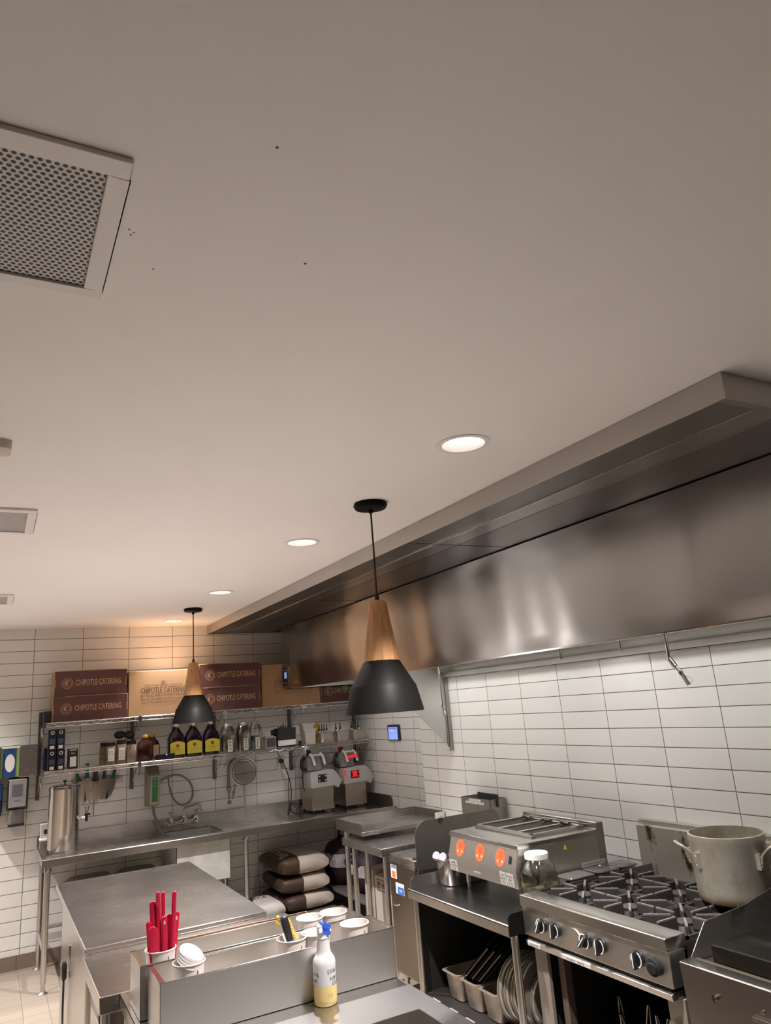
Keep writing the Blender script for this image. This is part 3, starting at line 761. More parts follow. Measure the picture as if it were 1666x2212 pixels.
syrup(1.225, 6.985, 'amber syrup jug with a yellow cap, left of two', False)
syrup(1.305, 7.08, 'amber syrup jug with a yellow cap and cream label, right of two', True)
t = thing('wifi_router', 'flat black router with a glowing blue light before the purple jugs', 'router', (1.395, 6.93, ZS))
MB().loft(1.395, 6.935, [(ZS, 0.078, 0.028, 0.01), (ZS+0.02, 0.082, 0.032, 0.012), (ZS+0.046, 0.080, 0.030, 0.012)]).build('case', black_pl, t)
MB().ball((1.400, 6.9035, ZS+0.040), 0.005).build('indicator', mat('blue_indicator', (0, 0, 1), 0.3, emit=(0.05, 0.08, 1.0), es=6.0), t)
grape = mat('dark_purple_liquid', (0.009, 0.003, 0.009), 0.16, coat=0.3)
def grape_jug(x, lab):
    t = thing('juice_jug', lab, 'jug', (x, 7.0, ZS), 'purple jugs with yellow labels'); z = ZS; y = 7.01
    MB().loft(x, y, [(z, 0.066, 0.060, 0.03), (z+0.012, 0.074, 0.068, 0.035), (z+0.17, 0.074, 0.068, 0.035), (z+0.205, 0.062, 0.058, 0.05), (z+0.25, 0.032, 0.032, 0.03), (z+0.27, 0.020, 0.020, 0.019)], n=6).build('jug', grape, t)
    MB().tube([(x-0.035, y-0.02, z+0.20), (x-0.04, y-0.035, z+0.25), (x-0.02, y-0.028, z+0.272), (x-0.01, y-0.01, z+0.262)], 0.008, 8, smooth=2).build('handle', grape, t)
    MB().lathe(x, y, [(0.022, z+0.268), (0.022, z+0.295), (0.019, z+0.297)], 20).build('cap', white_pl, t)
    l = MB()
    xs = [(-0.066+0.132*i/10) for i in range(11)]
    for a, b in zip(xs, xs[1:]):
        f = lambda q: z+0.125+0.018*(1-(q/0.066)**2)
        l.poly([(x+a, y-0.0688, z+0.028), (x+b, y-0.0688, z+0.028), (x+b, y-0.0688, f(b)), (x+a, y-0.0688, f(a))])
    lo = l.build('label', yell, t, flat=True)
    mb = MB(); ring_face(mb, (x, y-0.069, z+0.105), 0.0, 0.017, '-y', 5); mb.build('fruit_mark', redp, lo, flat=True)
    text('HIBISCUS', (x, y-0.069, z+0.073), 0.07, '-y', mat('orange_print', (0.5, 0.22, 0.05), 0.6), lo, height=0.013)
    text('AGUA FRESCA', (x, y-0.069, z+0.053), 0.07, '-y', MATS['orange_print'], lo, height=0.009)
grape_jug(1.505, 'purple jug with a yellow label nearest the router, left of three')
grape_jug(1.658, 'purple jug with a yellow label, middle of three')
grape_jug(1.822, 'purple jug with a yellow label beside the glass jars, right of three')
herb = mat('dried_leaves', (0.17, 0.155, 0.06), 0.8, var=0.4, sc=45, bmp=0.6, bsc=120)
herb2 = mat('dark_dried_leaves', (0.07, 0.10, 0.05), 0.8, var=0.4, sc=45, bmp=0.6, bsc=120)
jarlid = mat('grey_white_lid', (0.42, 0.41, 0.40), 0.4)
def jar(x, y, z, lab, grp, hh, r, m_, word, fill, name='herb_jar', lid=None, lidr=None):
    t = thing(name, lab, 'jar', (x, y, z), grp)
    lr = lidr or r*0.80
    prof = [(z, r*0.92, r*0.92, r*0.3), (z+0.008, r, r, r*0.35), (z+hh*0.62, r, r, r*0.35), (z+hh*0.80, r*0.93, r*0.93, r*0.6), (z+hh*0.89, lr*0.93, lr*0.93, lr*0.93), (z+hh*0.92, lr*0.93, lr*0.93, lr*0.93)]
    inner = [(a+0.002, b-0.0022, c-0.0022, d*0.9) for a, b, c, d in prof]
    o = MB().loft(x, y, prof, True, False, n=6).loft(x, y, inner[::-1], False, True, n=6).build('jar', glass, t)
    MB().lathe(x, y, [(lr, z+hh*0.90), (lr, z+hh*0.985), (lr*0.94, z+hh)], 32).build('lid', lid or jarlid, t)
    f = MB().loft(x, y, [(z+0.010, r*0.86, r*0.86, r*0.3), (z+hh*fill*0.8, r*0.88, r*0.88, r*0.35), (z+hh*fill, r*0.5, r*0.6, r*0.4)], n=5)
    for v in f.bm.verts: v.co += Vector((random.uniform(-1, 1), random.uniform(-1, 1), random.uniform(-1, 1)))*r*0.03
    f.build('contents', m_, t)
    return t
def strip_label(t, x, y, z0, z1, word, w_=0.045):
    l = box(x-w_/2, x+w_/2, y-0.0012, y-0.0004, z0, z1).build('label', label_m, t)
    text(word, (x, y-0.0014, (z0+z1)/2), (z1-z0)*0.8, '-y', ink, l, height=w_*0.5, axes=((0, 0, -1), (1, 0, 0), (0, -1, 0)))
for x, wd, m_, fl, lab in ((1.982, 'BAY', herb, 0.62, 'left of three'), (2.134, 'BASIL', herb, 0.85, 'middle of three'), (2.252, 'SAGE', herb2, 0.50, 'right of three, the emptiest')):
    t = jar(x, 7.0, ZS, 'clear jar of dried herbs with a written white label, ' + lab, 'clear herb jars on the lower shelf', 0.262, 0.064 if x < 2.2 else 0.056, m_, wd, fl)
    strip_label(t, x+0.006, 7.0-0.066 if x < 2.2 else 6.943, ZS+0.008, ZS+0.115, wd)
t = thing('label_printer', 'small grey device with a dark face right of the glass jars', 'device', (2.395, 6.99, ZS))
MB().loft(2.395, 7.0, [(ZS, 0.052, 0.048, 0.006), (ZS+0.106, 0.052, 0.048, 0.006)]).build('case', grey_pl, t)
box(2.350, 2.441, 6.9505, 6.9518, ZS+0.012, ZS+0.096).build('face', mat('slate_face', (0.10, 0.11, 0.12), 0.3), t, bevel=0.002)
t = thing('black_file_tray', 'black desk tray with jagged papers and a white label on the lower shelf', 'tray', (2.565, 7.02, ZS))
MB().loft(2.565, 7.03, [(ZS, 0.092, 0.05, 0.008), (ZS+0.175, 0.096, 0.056, 0.008)]).build('tray', black_soft, t)
m = MB()
for i, x in enumerate((2.49, 2.515, 2.54, 2.565, 2.595, 2.62)): m.prism([(x-0.012, ZS+0.17), (x+0.014, ZS+0.17), (x+0.004, ZS+0.20+0.012*(i % 3))], 'y', 7.0+0.004*i, 7.005+0.004*i)
m.build('papers', black_pl, t)
box(2.472, 2.655, 6.972, 6.975, ZS+0.012, ZS+0.062).build('label', label_m, t)
tag(MB().rod((2.425, 7.03, ZS+0.14), (2.475, 7.03, ZS+0.14), 0.026, 12).rod((2.45, 7.03, ZS), (2.45, 7.03, ZS+0.15), 0.006, 8).build('desk_fan', black_pl), 'small black clip device standing left of the black tray', 'device')
tag(MB().rod((2.690, 6.95, ZS), (2.690, 6.95, ZS+0.045), 0.018, 16).build('black_cup', black_pl), 'small black cup at the right end of the black tray', 'cup')
poly = mat('frosted_polycarbonate', (0.50, 0.46, 0.42), 0.35, var=0.05)
t = thing('food_container', 'tall frosted food container, front one of the pair on the lower shelf', 'food container', (2.80, 6.99, ZS), 'tall frosted food containers')
MB().loft(2.803, 7.0, [(ZS, 0.052, 0.05, 0.015), (ZS+0.135, 0.060, 0.058, 0.015), (ZS+0.135, 0.070, 0.066, 0.02), (ZS+0.147, 0.070, 0.066, 0.02), (ZS+0.147, 0.058, 0.055, 0.015), (ZS+0.02, 0.05, 0.048, 0.015)]).build('tub', poly, t)
t = dup(t, (2.795, 7.02, ZS+0.052), 'tall frosted food container nested into the top of the front one')
tag(MB().loft(2.925, 7.10, [(ZS, 0.03, 0.02, 0.008), (ZS+0.18, 0.026, 0.018, 0.008), (ZS+0.205, 0.015, 0.012, 0.01)]).build('mustard_carton', mat('mustard_yellow', (0.40, 0.27, 0.03), 0.45)), 'mustard yellow carton leaning behind the first steel pan of bottles', 'carton')
sbot = mat('dark_green_glass', (0.012, 0.035, 0.020), 0.15)
def steam_pan(x, y, z, w_, l_, h, m_=ss_tube, taper=0.012):
    """open rectangular pan with a rolled lip"""
    return MB().loft(x, y, [(z, w_-taper*1.6, l_-taper*1.6, 0.018), (z+0.012, w_-taper, l_-taper, 0.022), (z+h-0.003, w_-0.003, l_-0.003, 0.022), (z+h-0.003, w_+0.008, l_+0.008, 0.024), (z+h, w_+0.008, l_+0.008, 0.024), (z+h, w_-0.005, l_-0.005, 0.02), (z+0.014, w_-taper-0.002, l_-taper-0.002, 0.02)])
for px, bots, lab in ((2.983, (2.945, 2.972, 2.999, 3.026), 'left'), (3.165, (3.130, 3.178), 'middle'), (3.345, (3.305, 3.382), 'right')):
    t = thing('steel_pan', 'small steel pan holding sauce bottles on the lower shelf, %s of three' % lab, 'steel pan', (px, 7.02, ZS), 'small steel pans of bottles')
    steam_pan(px, 7.02, ZS, 0.074, 0.075, 0.098, poly).build('pan', mat('pale_steel_pan', (0.50, 0.46, 0.41), 0.35, metal=0.7), t)
    for k, bx in enumerate(bots):
        w4 = ('leftmost', 'second', 'third', 'rightmost') if len(bots) > 2 else ('left', 'right')
        b = thing('sauce_bottle', 'small dark sauce bottle with a red cap, %s steel pan, %s of its %s' % (lab, w4[k], 'four' if len(bots) > 2 else 'pair'), 'bottle', (bx, 7.05, ZS), 'small sauce bottles in the steel pans')
        z = ZS+0.015
        MB().lathe(bx, 7.06, [(0.012, z), (0.0125, z+0.10), (0.006, z+0.128), (0.005, z+0.145)], 16).build('bottle', sbot, b)
        MB().lathe(bx, 7.06, [(0.0066, z+0.145), (0.0066, z+0.165)], 12).build('cap', redp, b)
        box(bx-0.009, bx+0.009, 7.0455, 7.0472, z+0.083, z+0.10).build('label', label_m, b)
# ---------------------------------------------------------------- sink counter
t = thing('sink_counter', 'long stainless sink counter with drainboard and backsplash on the back wall', 'sink counter', (2.0, 6.9, 0))
KX0, KX1, KY0, KZ = 0.402, XC-0.004, 6.535, 0.898
SX0, SX1, SY0, SY1 = 1.43, 1.868, 6.78, 7.215
m = MB()
for q in ((KX0+0.02, SX0, KY0+0.02, YB-0.03), (SX1, KX1-0.02, KY0+0.02, YB-0.03), (SX0, SX1, KY0+0.02, SY0), (SX0, SX1, SY1, YB-0.03)):
    m.box(q[0], q[1], q[2], q[3], KZ-0.004, KZ)
m.build('deck', ss_top, t)
m = MB().prism([(KY0, 0.918), (KY0+0.006, 0.923), (KY0+0.02, 0.918), (KY0+0.022, KZ), (KY0+0.022, KZ-0.004), (KY0+0.004, KZ-0.004), (KY0+0.004, 0.865), (KY0, 0.865)], 'x', KX0, KX1)
m.prism([(KX0, 0.918), (KX0+0.006, 0.923), (KX0+0.02, 0.918), (KX0+0.022, KZ), (KX0+0.004, KZ-0.004), (KX0+0.004, 0.865), (KX0, 0.865)], 'y', KY0, YB-0.03) if 0 else m.box(KX0, KX0+0.005, KY0, YB-0.03, 0.865, 0.920)
m.build('front_rim', ss, t, bevel=0.001)
m = MB().box(KX0, KX1, YB-0.03, YB-0.002, KZ-0.01, 1.008)
m.build('backsplash', ss_top, t, bevel=0.002)
m = MB().prism([(6.62, 0.865), (YB-0.03, 0.865), (YB-0.03, 1.008), (6.67, 1.008), (6.64, 1.000), (6.62, 0.97)], 'x', KX1-0.006, KX1); m.build('side_splash', ss_dark, t)
m = MB(); w_ = 0.003
m.box(SX0-w_, SX0, SY0-w_, SY1+w_, 0.56, KZ).box(SX1, SX1+w_, SY0-w_, SY1+w_, 0.56, KZ).box(SX0-w_, SX1+w_, SY0-w_, SY0, 0.56, KZ).box(SX0-w_, SX1+w_, SY1, SY1+w_, 0.56, KZ).box(SX0-w_, SX1+w_, SY0-w_, SY1+w_, 0.556, 0.56)
m.build('sink_bowl', zinc, t)
m = MB().box(SX0-0.01, SX1+0.008, 6.60, 6.604, 0.55, 0.864).box(SX0-0.01, SX0-0.006, 6.60, SY1, 0.55, 0.864).box(SX1+0.004, SX1+0.008, 6.60, SY1, 0.55, 0.864)
m.build('bowl_apron', mat('watermarked_apron', (0.60, 0.61, 0.58), 0.5, metal=0.6, var=0.15, sc=8), t)
for x, y in ((0.445, 6.585), (0.445, 7.25), (2.01, 6.585), (2.01, 7.25), (3.42, 6.585), (3.42, 7.25)):
    lg = MB().rod((x, y, 0.07), (x, y, 0.87), 0.0205, 16); lg.lathe(x, y, [(0.03, 0.83), (0.026, 0.84), (0.022, 0.868)], 16)
    l = lg.build('leg', ss_tube, t)
    MB().lathe(x, y, [(0.036, 0.0), (0.036, 0.005), (0.016, 0.018), (0.016, 0.075)], 16).build('foot', ss_tube, l)
MB().rod((0.445, 6.585, 0.27), (0.445, 7.25, 0.27), 0.016, 12).build('cross_rail', ss_tube, t)
MB().rod((0.445, 7.25, 0.30), (2.01, 7.25, 0.30), 0.016, 12).build('cross_rail', ss_tube, t)
# faucet
t = thing('faucet', 'chrome two-handle faucet with a swing spout over the sink bowl', 'faucet', (1.63, 7.25, 0.9))
m = MB().tube([(1.50, YB-0.035, 0.945), (1.50, 7.25, 0.945), (1.50, 7.235, 0.955)], 0.018, 12).tube([(1.745, YB-0.035, 0.945), (1.745, 7.25, 0.945)], 0.018, 12)
m.tube([(1.515, 7.24, 1.0), (1.53, 7.235, 0.975), (1.585, 7.235, 0.967), (1.615, 7.235, 0.985)], 0.011, 10, smooth=2).tube([(1.735, 7.24, 1.0), (1.72, 7.235, 0.975), (1.665, 7.235, 0.967), (1.64, 7.235, 0.985)], 0.011, 10, smooth=2)
m.rod((1.515, 7.24, 0.955), (1.735, 7.24, 0.955), 0.012, 12)
m.build('body', chrome, t)
for x in (1.508, 1.742):
    MB().lathe(x, 7.24, [(0.017, 0.94), (0.019, 0.985), (0.013, 1.0), (0.011, 1.025), (0.014, 1.04)], 20).build('valve', chrome, t)
    m = MB()
    for k in range(4):
        a = k*PI/2+0.5; m.rod((x, 7.24, 1.05), (x+0.03*math.cos(a), 7.24+0.03*math.sin(a), 1.058), 0.0055, 8)
    m.ball((x, 7.24, 1.052), 0.011); m.build('cross_handle', chrome, t)
m = MB().lathe(1.628, 7.235, [(0.019, 0.968), (0.016, 0.99), (0.021, 0.995), (0.021, 1.008), (0.013, 1.02)], 20)
m.tube([(1.628, 7.235, 1.01), (1.628, 7.235, 1.075), (1.64, 7.21, 1.095), (1.72, 7.10, 1.118), (1.735, 7.08, 1.118), (1.74, 7.073, 1.10), (1.741, 7.073, 1.055)], 0.010, 12, smooth=2)
m.build('spout', chrome, t)
# chemical dispenser with hoses
beige = mat('beige_plastic_shell', (0.40, 0.36, 0.27), 0.45); green_l = mat('green_label', (0.03, 0.20, 0.05), 0.45)
t = thing('chemical_dispenser', 'beige wall dispenser with a green label above the sink', 'dispenser', (1.335, 7.28, 1.15))
MB().prism([(YB-0.001, 1.135), (7.23, 1.135), (7.20, 1.15), (7.18, 1.40), (7.185, 1.415), (7.25, 1.475), (YB-0.001, 1.475)], 'x', 1.285, 1.395).build('housing', mat('dark_beige_shell', (0.24, 0.21, 0.155), 0.5), t, bevel=0.003)
f1 = MB().prism([(7.222, 1.14), (7.198, 1.145), (7.178, 1.40), (7.20, 1.40)], 'x', 1.312, 1.392).build('front_cover', beige, t, bevel=0.004)
M_ = ((1, 0, 0), (0, -0.078, 0.997), (0, -0.997, -0.078))
gl_ = MB().poly([(1.329, 7.1920, 1.172), (1.379, 7.1920, 1.172), (1.379, 7.1755, 1.385), (1.329, 7.1755, 1.385)]); 
mb = MB(); mb.poly([(1.329, 7.1935, 1.172), (1.379, 7.1935, 1.172), (1.379, 7.1765, 1.385), (1.329, 7.1765, 1.385)])
lo = mb.build('green_label', green_l, f1, flat=True)
for q, z in (('MULTI', 1.37), ('@', 1.335), ('QUAT', 1.305)): text(q, (1.354, 7.1925-(z-1.172)*0.0798, z), 0.034 if q != '@' else 0.014, '-y', paper, lo, height=0.010)
MB().rod((1.286, 7.25, 1.31), (1.278, 7.25, 1.31), 0.008, 10).build('knob', chrome, t)
MB().tube([(1.345, 7.23, 1.14), (1.352, 7.22, 1.06), (1.385, 7.17, 0.96), (1.425, 7.12, 0.90), (1.44, 7.11, 0.86)], 0.0125, 12, smooth=2).build('drain_hose', mat('ribbed_grey_hose', (0.19, 0.19, 0.185), 0.5), t)
brass = steel('brass', (0.55, 0.33, 0.15), 0.3)
MB().rod((1.395, 7.23, 1.345), (1.425, 7.235, 1.348), 0.012, 10).build('brass_fitting', brass, t)
hose = MB().tube([(1.425, 7.235, 1.348), (1.48, 7.24, 1.375), (1.56, 7.25, 1.385), (1.65, 7.25, 1.345), (1.705, 7.25, 1.27), (1.715, 7.25, 1.19), (1.69, 7.25, 1.13), (1.62, 7.25, 1.10), (1.55, 7.25, 1.14), (1.505, 7.25, 1.23), (1.498, 7.25, 1.30)], 0.0095, 12, smooth=2)
hose.build('supply_hose', mat('braided_grey_hose', (0.20, 0.19, 0.18), 0.42, bmp=0.5, bsc=300), t)
MB().rod((1.497, 7.25, 1.29), (1.495, 7.25, 1.35), 0.014, 12).rod((1.49, YB-0.001, 1.355), (1.49, 7.24, 1.355), 0.016, 12).ball((1.50, 7.235, 1.36), 0.014).build('wall_valve', chrome, t)
# left wall dispensers
t = thing('soap_dispenser', 'black and silver hand soap dispenser on the tiles below the glove boxes', 'soap dispenser', (0.225, 7.3, 1.12))
MB().prism([(YB-0.001, 1.245), (7.22, 1.245), (7.20, 1.28), (7.195, 1.49), (7.21, 1.505), (YB-0.001, 1.505)], 'x', 0.152, 0.312).build('housing', black_pl, t, bevel=0.014, seg=4)
fc = box(0.166, 0.298, 7.188, 7.196, 1.272, 1.492).build('silver_cover', mat('silver_plastic', (0.50, 0.49, 0.50), 0.3, metal=0.5), t, bevel=0.005)
box(0.188, 0.266, 7.1868, 7.1885, 1.355, 1.452).build('window', mat('grey_window', (0.14, 0.15, 0.16), 0.15), fc, bevel=0.001)
text('PURELL', (0.235, 7.1875, 1.322), 0.05, '-y', mat('navy_ink', (0.03, 0.03, 0.15), 0.5), fc, height=0.012)
MB().loft(0.232, 7.26, [(1.128, 0.055, 0.045, 0.02), (1.15, 0.058, 0.05, 0.02), (1.25, 0.058, 0.055, 0.02)]).build('drip_guard', mat('dark_grey_shell', (0.16, 0.155, 0.15), 0.4), t)
MB().loft(0.232, 7.26, [(1.118, 0.06, 0.05, 0.02), (1.135, 0.064, 0.054, 0.02)]).build('nozzle_base', black_pl, t)
t = thing('blue_soap_dispenser', 'blue translucent soap dispenser on the tiles at the picture edge', 'soap dispenser', (0.06, 7.3, 1.2))
MB().loft(0.055, 7.265, [(1.33, 0.066, 0.05, 0.02), (1.46, 0.066, 0.05, 0.02)]).build('blue_tank', mat('blue_tank_plastic', (0.02, 0.09, 0.28), 0.2, coat=0.4), t, bevel=0.006)
MB().loft(0.055, 7.265, [(1.20, 0.055, 0.045, 0.03), (1.24, 0.066, 0.052, 0.02), (1.33, 0.066, 0.052, 0.02)]).build('base', mat('navy_base', (0.02, 0.025, 0.05), 0.4), t)
t = thing('glove_box_holder', 'stainless glove box holder on the tiles left of the wire shelves', 'glove holder', (0.2, 7.25, 1.5))
for x0, x1 in ((-0.10, 0.088), (0.235, 0.372)):
    MB().box(x0, x1, 7.19, 7.194, 1.508, 1.766).box(x0, x0+0.003, 7.194, YB-0.001, 1.508, 1.766).box(x1-0.003, x1, 7.194, YB-0.001, 1.508, 1.766).box(x0, x1, 7.194, YB-0.001, 1.505, 1.508).build('steel_sleeve', ss_top, t, bevel=0.003)
MB().box(0.088, 0.235, 7.27, YB-0.001, 1.503, 1.77).build('back_plate', ss_top, t)
t = thing('glove_box', 'green and blue glove box with a white hand print in the steel holder', 'glove box', (0.16, 7.23, 1.51))
box(0.091, 0.232, 7.20, 7.268, 1.512, 1.765).build('carton', mat('glove_green', (0.22, 0.36, 0.10), 0.5), t)
box(0.106, 0.205, 7.1985, 7.1999, 1.514, 1.745).build('blue_panel', mat('glove_blue', (0.015, 0.06, 0.20), 0.5), t)
mb = MB(); ring_face(mb, (0, 0, 0), 0, 1, '-y', 24)
for v in mb.bm.verts: v.co = Vector((0.160+v.co.x*0.037, 7.1978, 1.628+v.co.z*0.072))
mb.build('hand_print', label_m, t, flat=True)
box(0.091, 0.232, 7.1985, 7.1999, 1.748, 1.765).build('white_band', label_m, t)
text('C', (0.113, 7.1976, 1.725), 0.016, '-y', MATS['glove_green'], t)
# box by the urn, urn
ss_urn = steel('polished_urn_steel', (0.56, 0.52, 0.48), 0.17, aniso=0.6, tangent=(0, 0, 1), blotch=0.05)
t = thing('towel_box', 'small white and grey dispenser box on the counter behind the tea urn', 'dispenser', (0.45, 7.1, KZ))
box(0.412, 0.50, 7.06, 7.16, KZ+0.001, 0.99).build('lower_box', ss, t, bevel=0.003)
box(0.408, 0.50, 7.05, 7.165, 0.992, 1.008).build('shelf', white_pl, t, bevel=0.003)
box(0.415, 0.50, 7.10, 7.17, 1.009, 1.118).build('upper_box', grey_pl, t, bevel=0.003)
box(0.44, 0.48, 7.098, 7.0995, 1.04, 1.075).build('slot', ink, t)
t = thing('tea_urn', 'tall oval stainless tea urn with a black spigot at the counter end', 'tea urn', (0.572, 6.845, KZ))
def oval(z, k, hx=0.122, hy=0.125): return [(0.572+hx*k*math.cos(2*PI*i/48), 6.90+hy*k*math.sin(2*PI*i/48), z) for i in range(48)]
MB().loops([oval(KZ+0.0015, 0.97), oval(KZ+0.02, 0.985), oval(KZ+0.028, 0.965), oval(KZ+0.035, 0.98), oval(1.385, 0.98), oval(1.392, 1.0), oval(1.408, 1.0), oval(1.41, 0.96)]).build('body', ss_urn, t)
MB().loops([oval(1.411, 0.985), oval(1.418, 0.97), oval(1.430, 0.62), oval(1.432, 0.1)]).build('lid', ss_urn, t)
MB().lathe(0.572, 6.90, [(0.006, 1.43), (0.006, 1.448), (0.014, 1.452), (0.015, 1.462), (0.0, 1.465)], 16).build('lid_knob', black_pl, t)
sp_ = MB().rod((0.69, 6.88, 1.155), (0.735, 6.86, 1.155), 0.013, 12).build('spigot', chrome, t)
MB().rod((0.742, 6.856, 1.125), (0.742, 6.856, 1.185), 0.011, 12).obox((0.748, 6.855, 1.178), (0.022, 0.008, 0.008), Matrix.Identity(3)).build('spigot_valve', black_pl, sp_)
m = MB().tube([(0.738, 6.855, 1.19), (0.733, 6.85, 1.238), (0.758, 6.85, 1.242), (0.748, 6.855, 1.19)], 0.0035, 8); m.build('spigot_lever', black_pl, sp_)
text('Iced Tea', (0.62, 6.776, 1.335), 0.07, '-y', ss_dark, t, height=0.012) if 0 else None
# knives on a magnetic strip
green_h = mat('green_handle', (0.0, 0.085, 0.055), 0.4); dark_h = mat('dark_handle', (0.035, 0.03, 0.028), 0.4)
blade_m = steel('knife_steel', (0.58, 0.55, 0.50), 0.16)
tag(box(0.66, 1.06, 7.300, YB-0.001, 1.40, 1.43).build('magnetic_strip', ss_dark), 'dull magnetic knife strip on the tiles under the left wire shelf', 'knife strip')
def knife(x, ztop, hl, bl, bw, ang, hm, lab, kind='chef', y=7.285):
    t = thing('kitchen_knife' if kind != 'steel' else 'honing_steel', lab, 'knife' if kind != 'steel' else 'honing rod', (x, y, ztop), 'knives hanging under the left wire shelf')
    M = Matrix.Rotation(ang, 3, 'Y')
    def tr(mb):
        for v in mb.bm.verts:
            p = M @ Vector((v.co.x, 0, v.co.z)); v.co = Vector((x+p.x, y+v.co.y, ztop+p.z))
        return mb
    h = MB().loops([[(px*0.015*k, py*0.010*k, z) for px, py in rrect(1, 1, 0.7, 3)] for z, k in ((0, 0.8), (-0.01, 1.0), (-hl*0.5, 0.85), (-hl*0.8, 0.95), (-hl, 1.15))])
    tr(h).build('handle', hm, t)
    if kind == 'steel': b = MB().rod((0, 0, -hl), (0, 0, -hl-bl), 0.005, 10)
    else:
        if kind == 'chef': P = [(-bw*0.4, -hl), (bw*0.6, -hl), (bw*0.6, -hl-bl*0.45), (bw*0.35, -hl-bl*0.8), (-bw*0.3, -hl-bl), (-bw*0.4, -hl-bl*0.9)]
        elif kind == 'spoon': P = [(-0.006, -hl), (0.006, -hl), (bw*0.5, -hl-bl*0.35), (bw*0.5, -hl-bl*0.85), (0, -hl-bl), (-bw*0.5, -hl-bl*0.85), (-bw*0.5, -hl-bl*0.35)]
        else: P = [(-bw*0.5, -hl), (bw*0.5, -hl), (bw*0.5, -hl-bl*0.96), (bw*0.3, -hl-bl), (-bw*0.3, -hl-bl), (-bw*0.5, -hl-bl*0.96)]
        b = MB().prism(P, 'y', -0.0012, 0.0012)
    tr(b).build('blade', blade_m if kind != 'dark' else ss_dark, t)
knife(0.695, 1.495, 0.085, 0.22, 0.040, -0.28, green_h, 'green handled knife at the left end of the strip, half behind the urn')
knife(0.785, 1.560, 0.125, 0.20, 0.045, 0.0, green_h, 'green handled knife whose handle end stands above the lower shelf')
knife(0.745, 1.44, 0.02, 0.235, 0.016, -0.30, ss_dark, 'slim narrow bladed knife slanting left between the green handled ones', 'chef', 7.272)
knife(0.845, 1.495, 0.09, 0.30, 0.03, 0.0, dark_h, 'dark handled honing rod hanging lowest of the row', 'steel', 7.28)
knife(0.858, 1.487, 0.085, 0.17, 0.048, 0.02, dark_h, 'dark handled serving spoon with a rounded bowl among the knives', 'spoon', 7.268)
knife(0.895, 1.45, 0.05, 0.20, 0.028, 0.12, ss_dark, 'all-metal slim knife right of the serving spoon', 'chef', 7.275)
knife(0.932, 1.490, 0.075, 0.175, 0.070, 0.03, green_h, 'green handled square cleaver in the row of knives', 'cleaver')
knife(1.020, 1.495, 0.085, 0.185, 0.052, 0.22, green_h, 'green handled chef knife at the right end of the strip')
t = tag(box(1.016, 1.096, 7.310, YB-0.001, 1.366, 1.416).build('wall_plate', mat('tan_plate', (0.55, 0.50, 0.45), 0.5), bevel=0.003), 'blank beige wall plate beside the rightmost knife', 'wall plate')
# strainer
t = thing('strainer', 'large round mesh strainer hanging handle-down on the back wall', 'strainer', (2.197, 7.2, 1.34))
c_ = (2.197, 7.205, 1.343)
MB().tube([(c_[0]+0.130*math.cos(2*PI*i/40), c_[1], c_[2]+0.130*math.sin(2*PI*i/40)) for i in range(40)], 0.0075, 10, closed=True).tube([(c_[0]+0.105*math.cos(2*PI*i/40), c_[1]+0.012, c_[2]+0.105*math.sin(2*PI*i/40)) for i in range(40)], 0.004, 8, closed=True).build('rim', mat('warm_steel_rim', (0.66, 0.60, 0.54), 0.3, metal=0.9), t)
mesh_m = mat('wire_mesh', (0.20, 0.185, 0.17), 0.5, metal=0.6, alpha=0.55, var=0.2, sc=40)
rings = []
for k in range(7):
    a = PI/2*k/6; r = 0.125*math.cos(a); rings.append([(c_[0]+max(r, 0.002)*math.cos(2*PI*i/32), c_[1]+0.072*math.sin(a), c_[2]+max(r, 0.002)*math.sin(2*PI*i/32)) for i in range(32)])
MB().loops(rings, False, True).build('mesh_bowl', mesh_m, t)
MB().tube([(2.197, 7.205, 1.214), (2.196, 7.20, 1.18), (2.196, 7.20, 0.99), (2.196, 7.20, 0.975)], 0.010, 12, smooth=1).build('handle', MATS['warm_steel_rim'], t)
t = thing('hanging_tongs', 'dark curved tool with springy coil hanging left of the strainer', 'kitchen tool', (2.06, 7.25, 1.4))
MB().tube([(2.13, 7.26, 1.47), (2.07, 7.26, 1.44), (2.055, 7.26, 1.36), (2.06, 7.26, 1.22), (2.062, 7.26, 1.10)], 0.010, 10, smooth=2, rad=[0.009, 0.013, 0.012, 0.013, 0.007]).ball((2.055, 7.25, 1.20), 0.022).ball((2.06, 7.25, 1.075), 0.02).build('arm', ss_dark, t)
t = thing('peeler', 'small dark slicing tool hanging left of the strainer handle', 'kitchen tool', (2.12, 7.26, 1.2))
MB().tube([(2.13, 7.26, 1.30), (2.125, 7.26, 1.22), (2.105, 7.26, 1.16), (2.095, 7.26, 1.10)], 0.008, 8, smooth=1).ball((2.105, 7.26, 1.16), 0.016, (1, 0.6, 1)).build('blade', ss_dark, t)
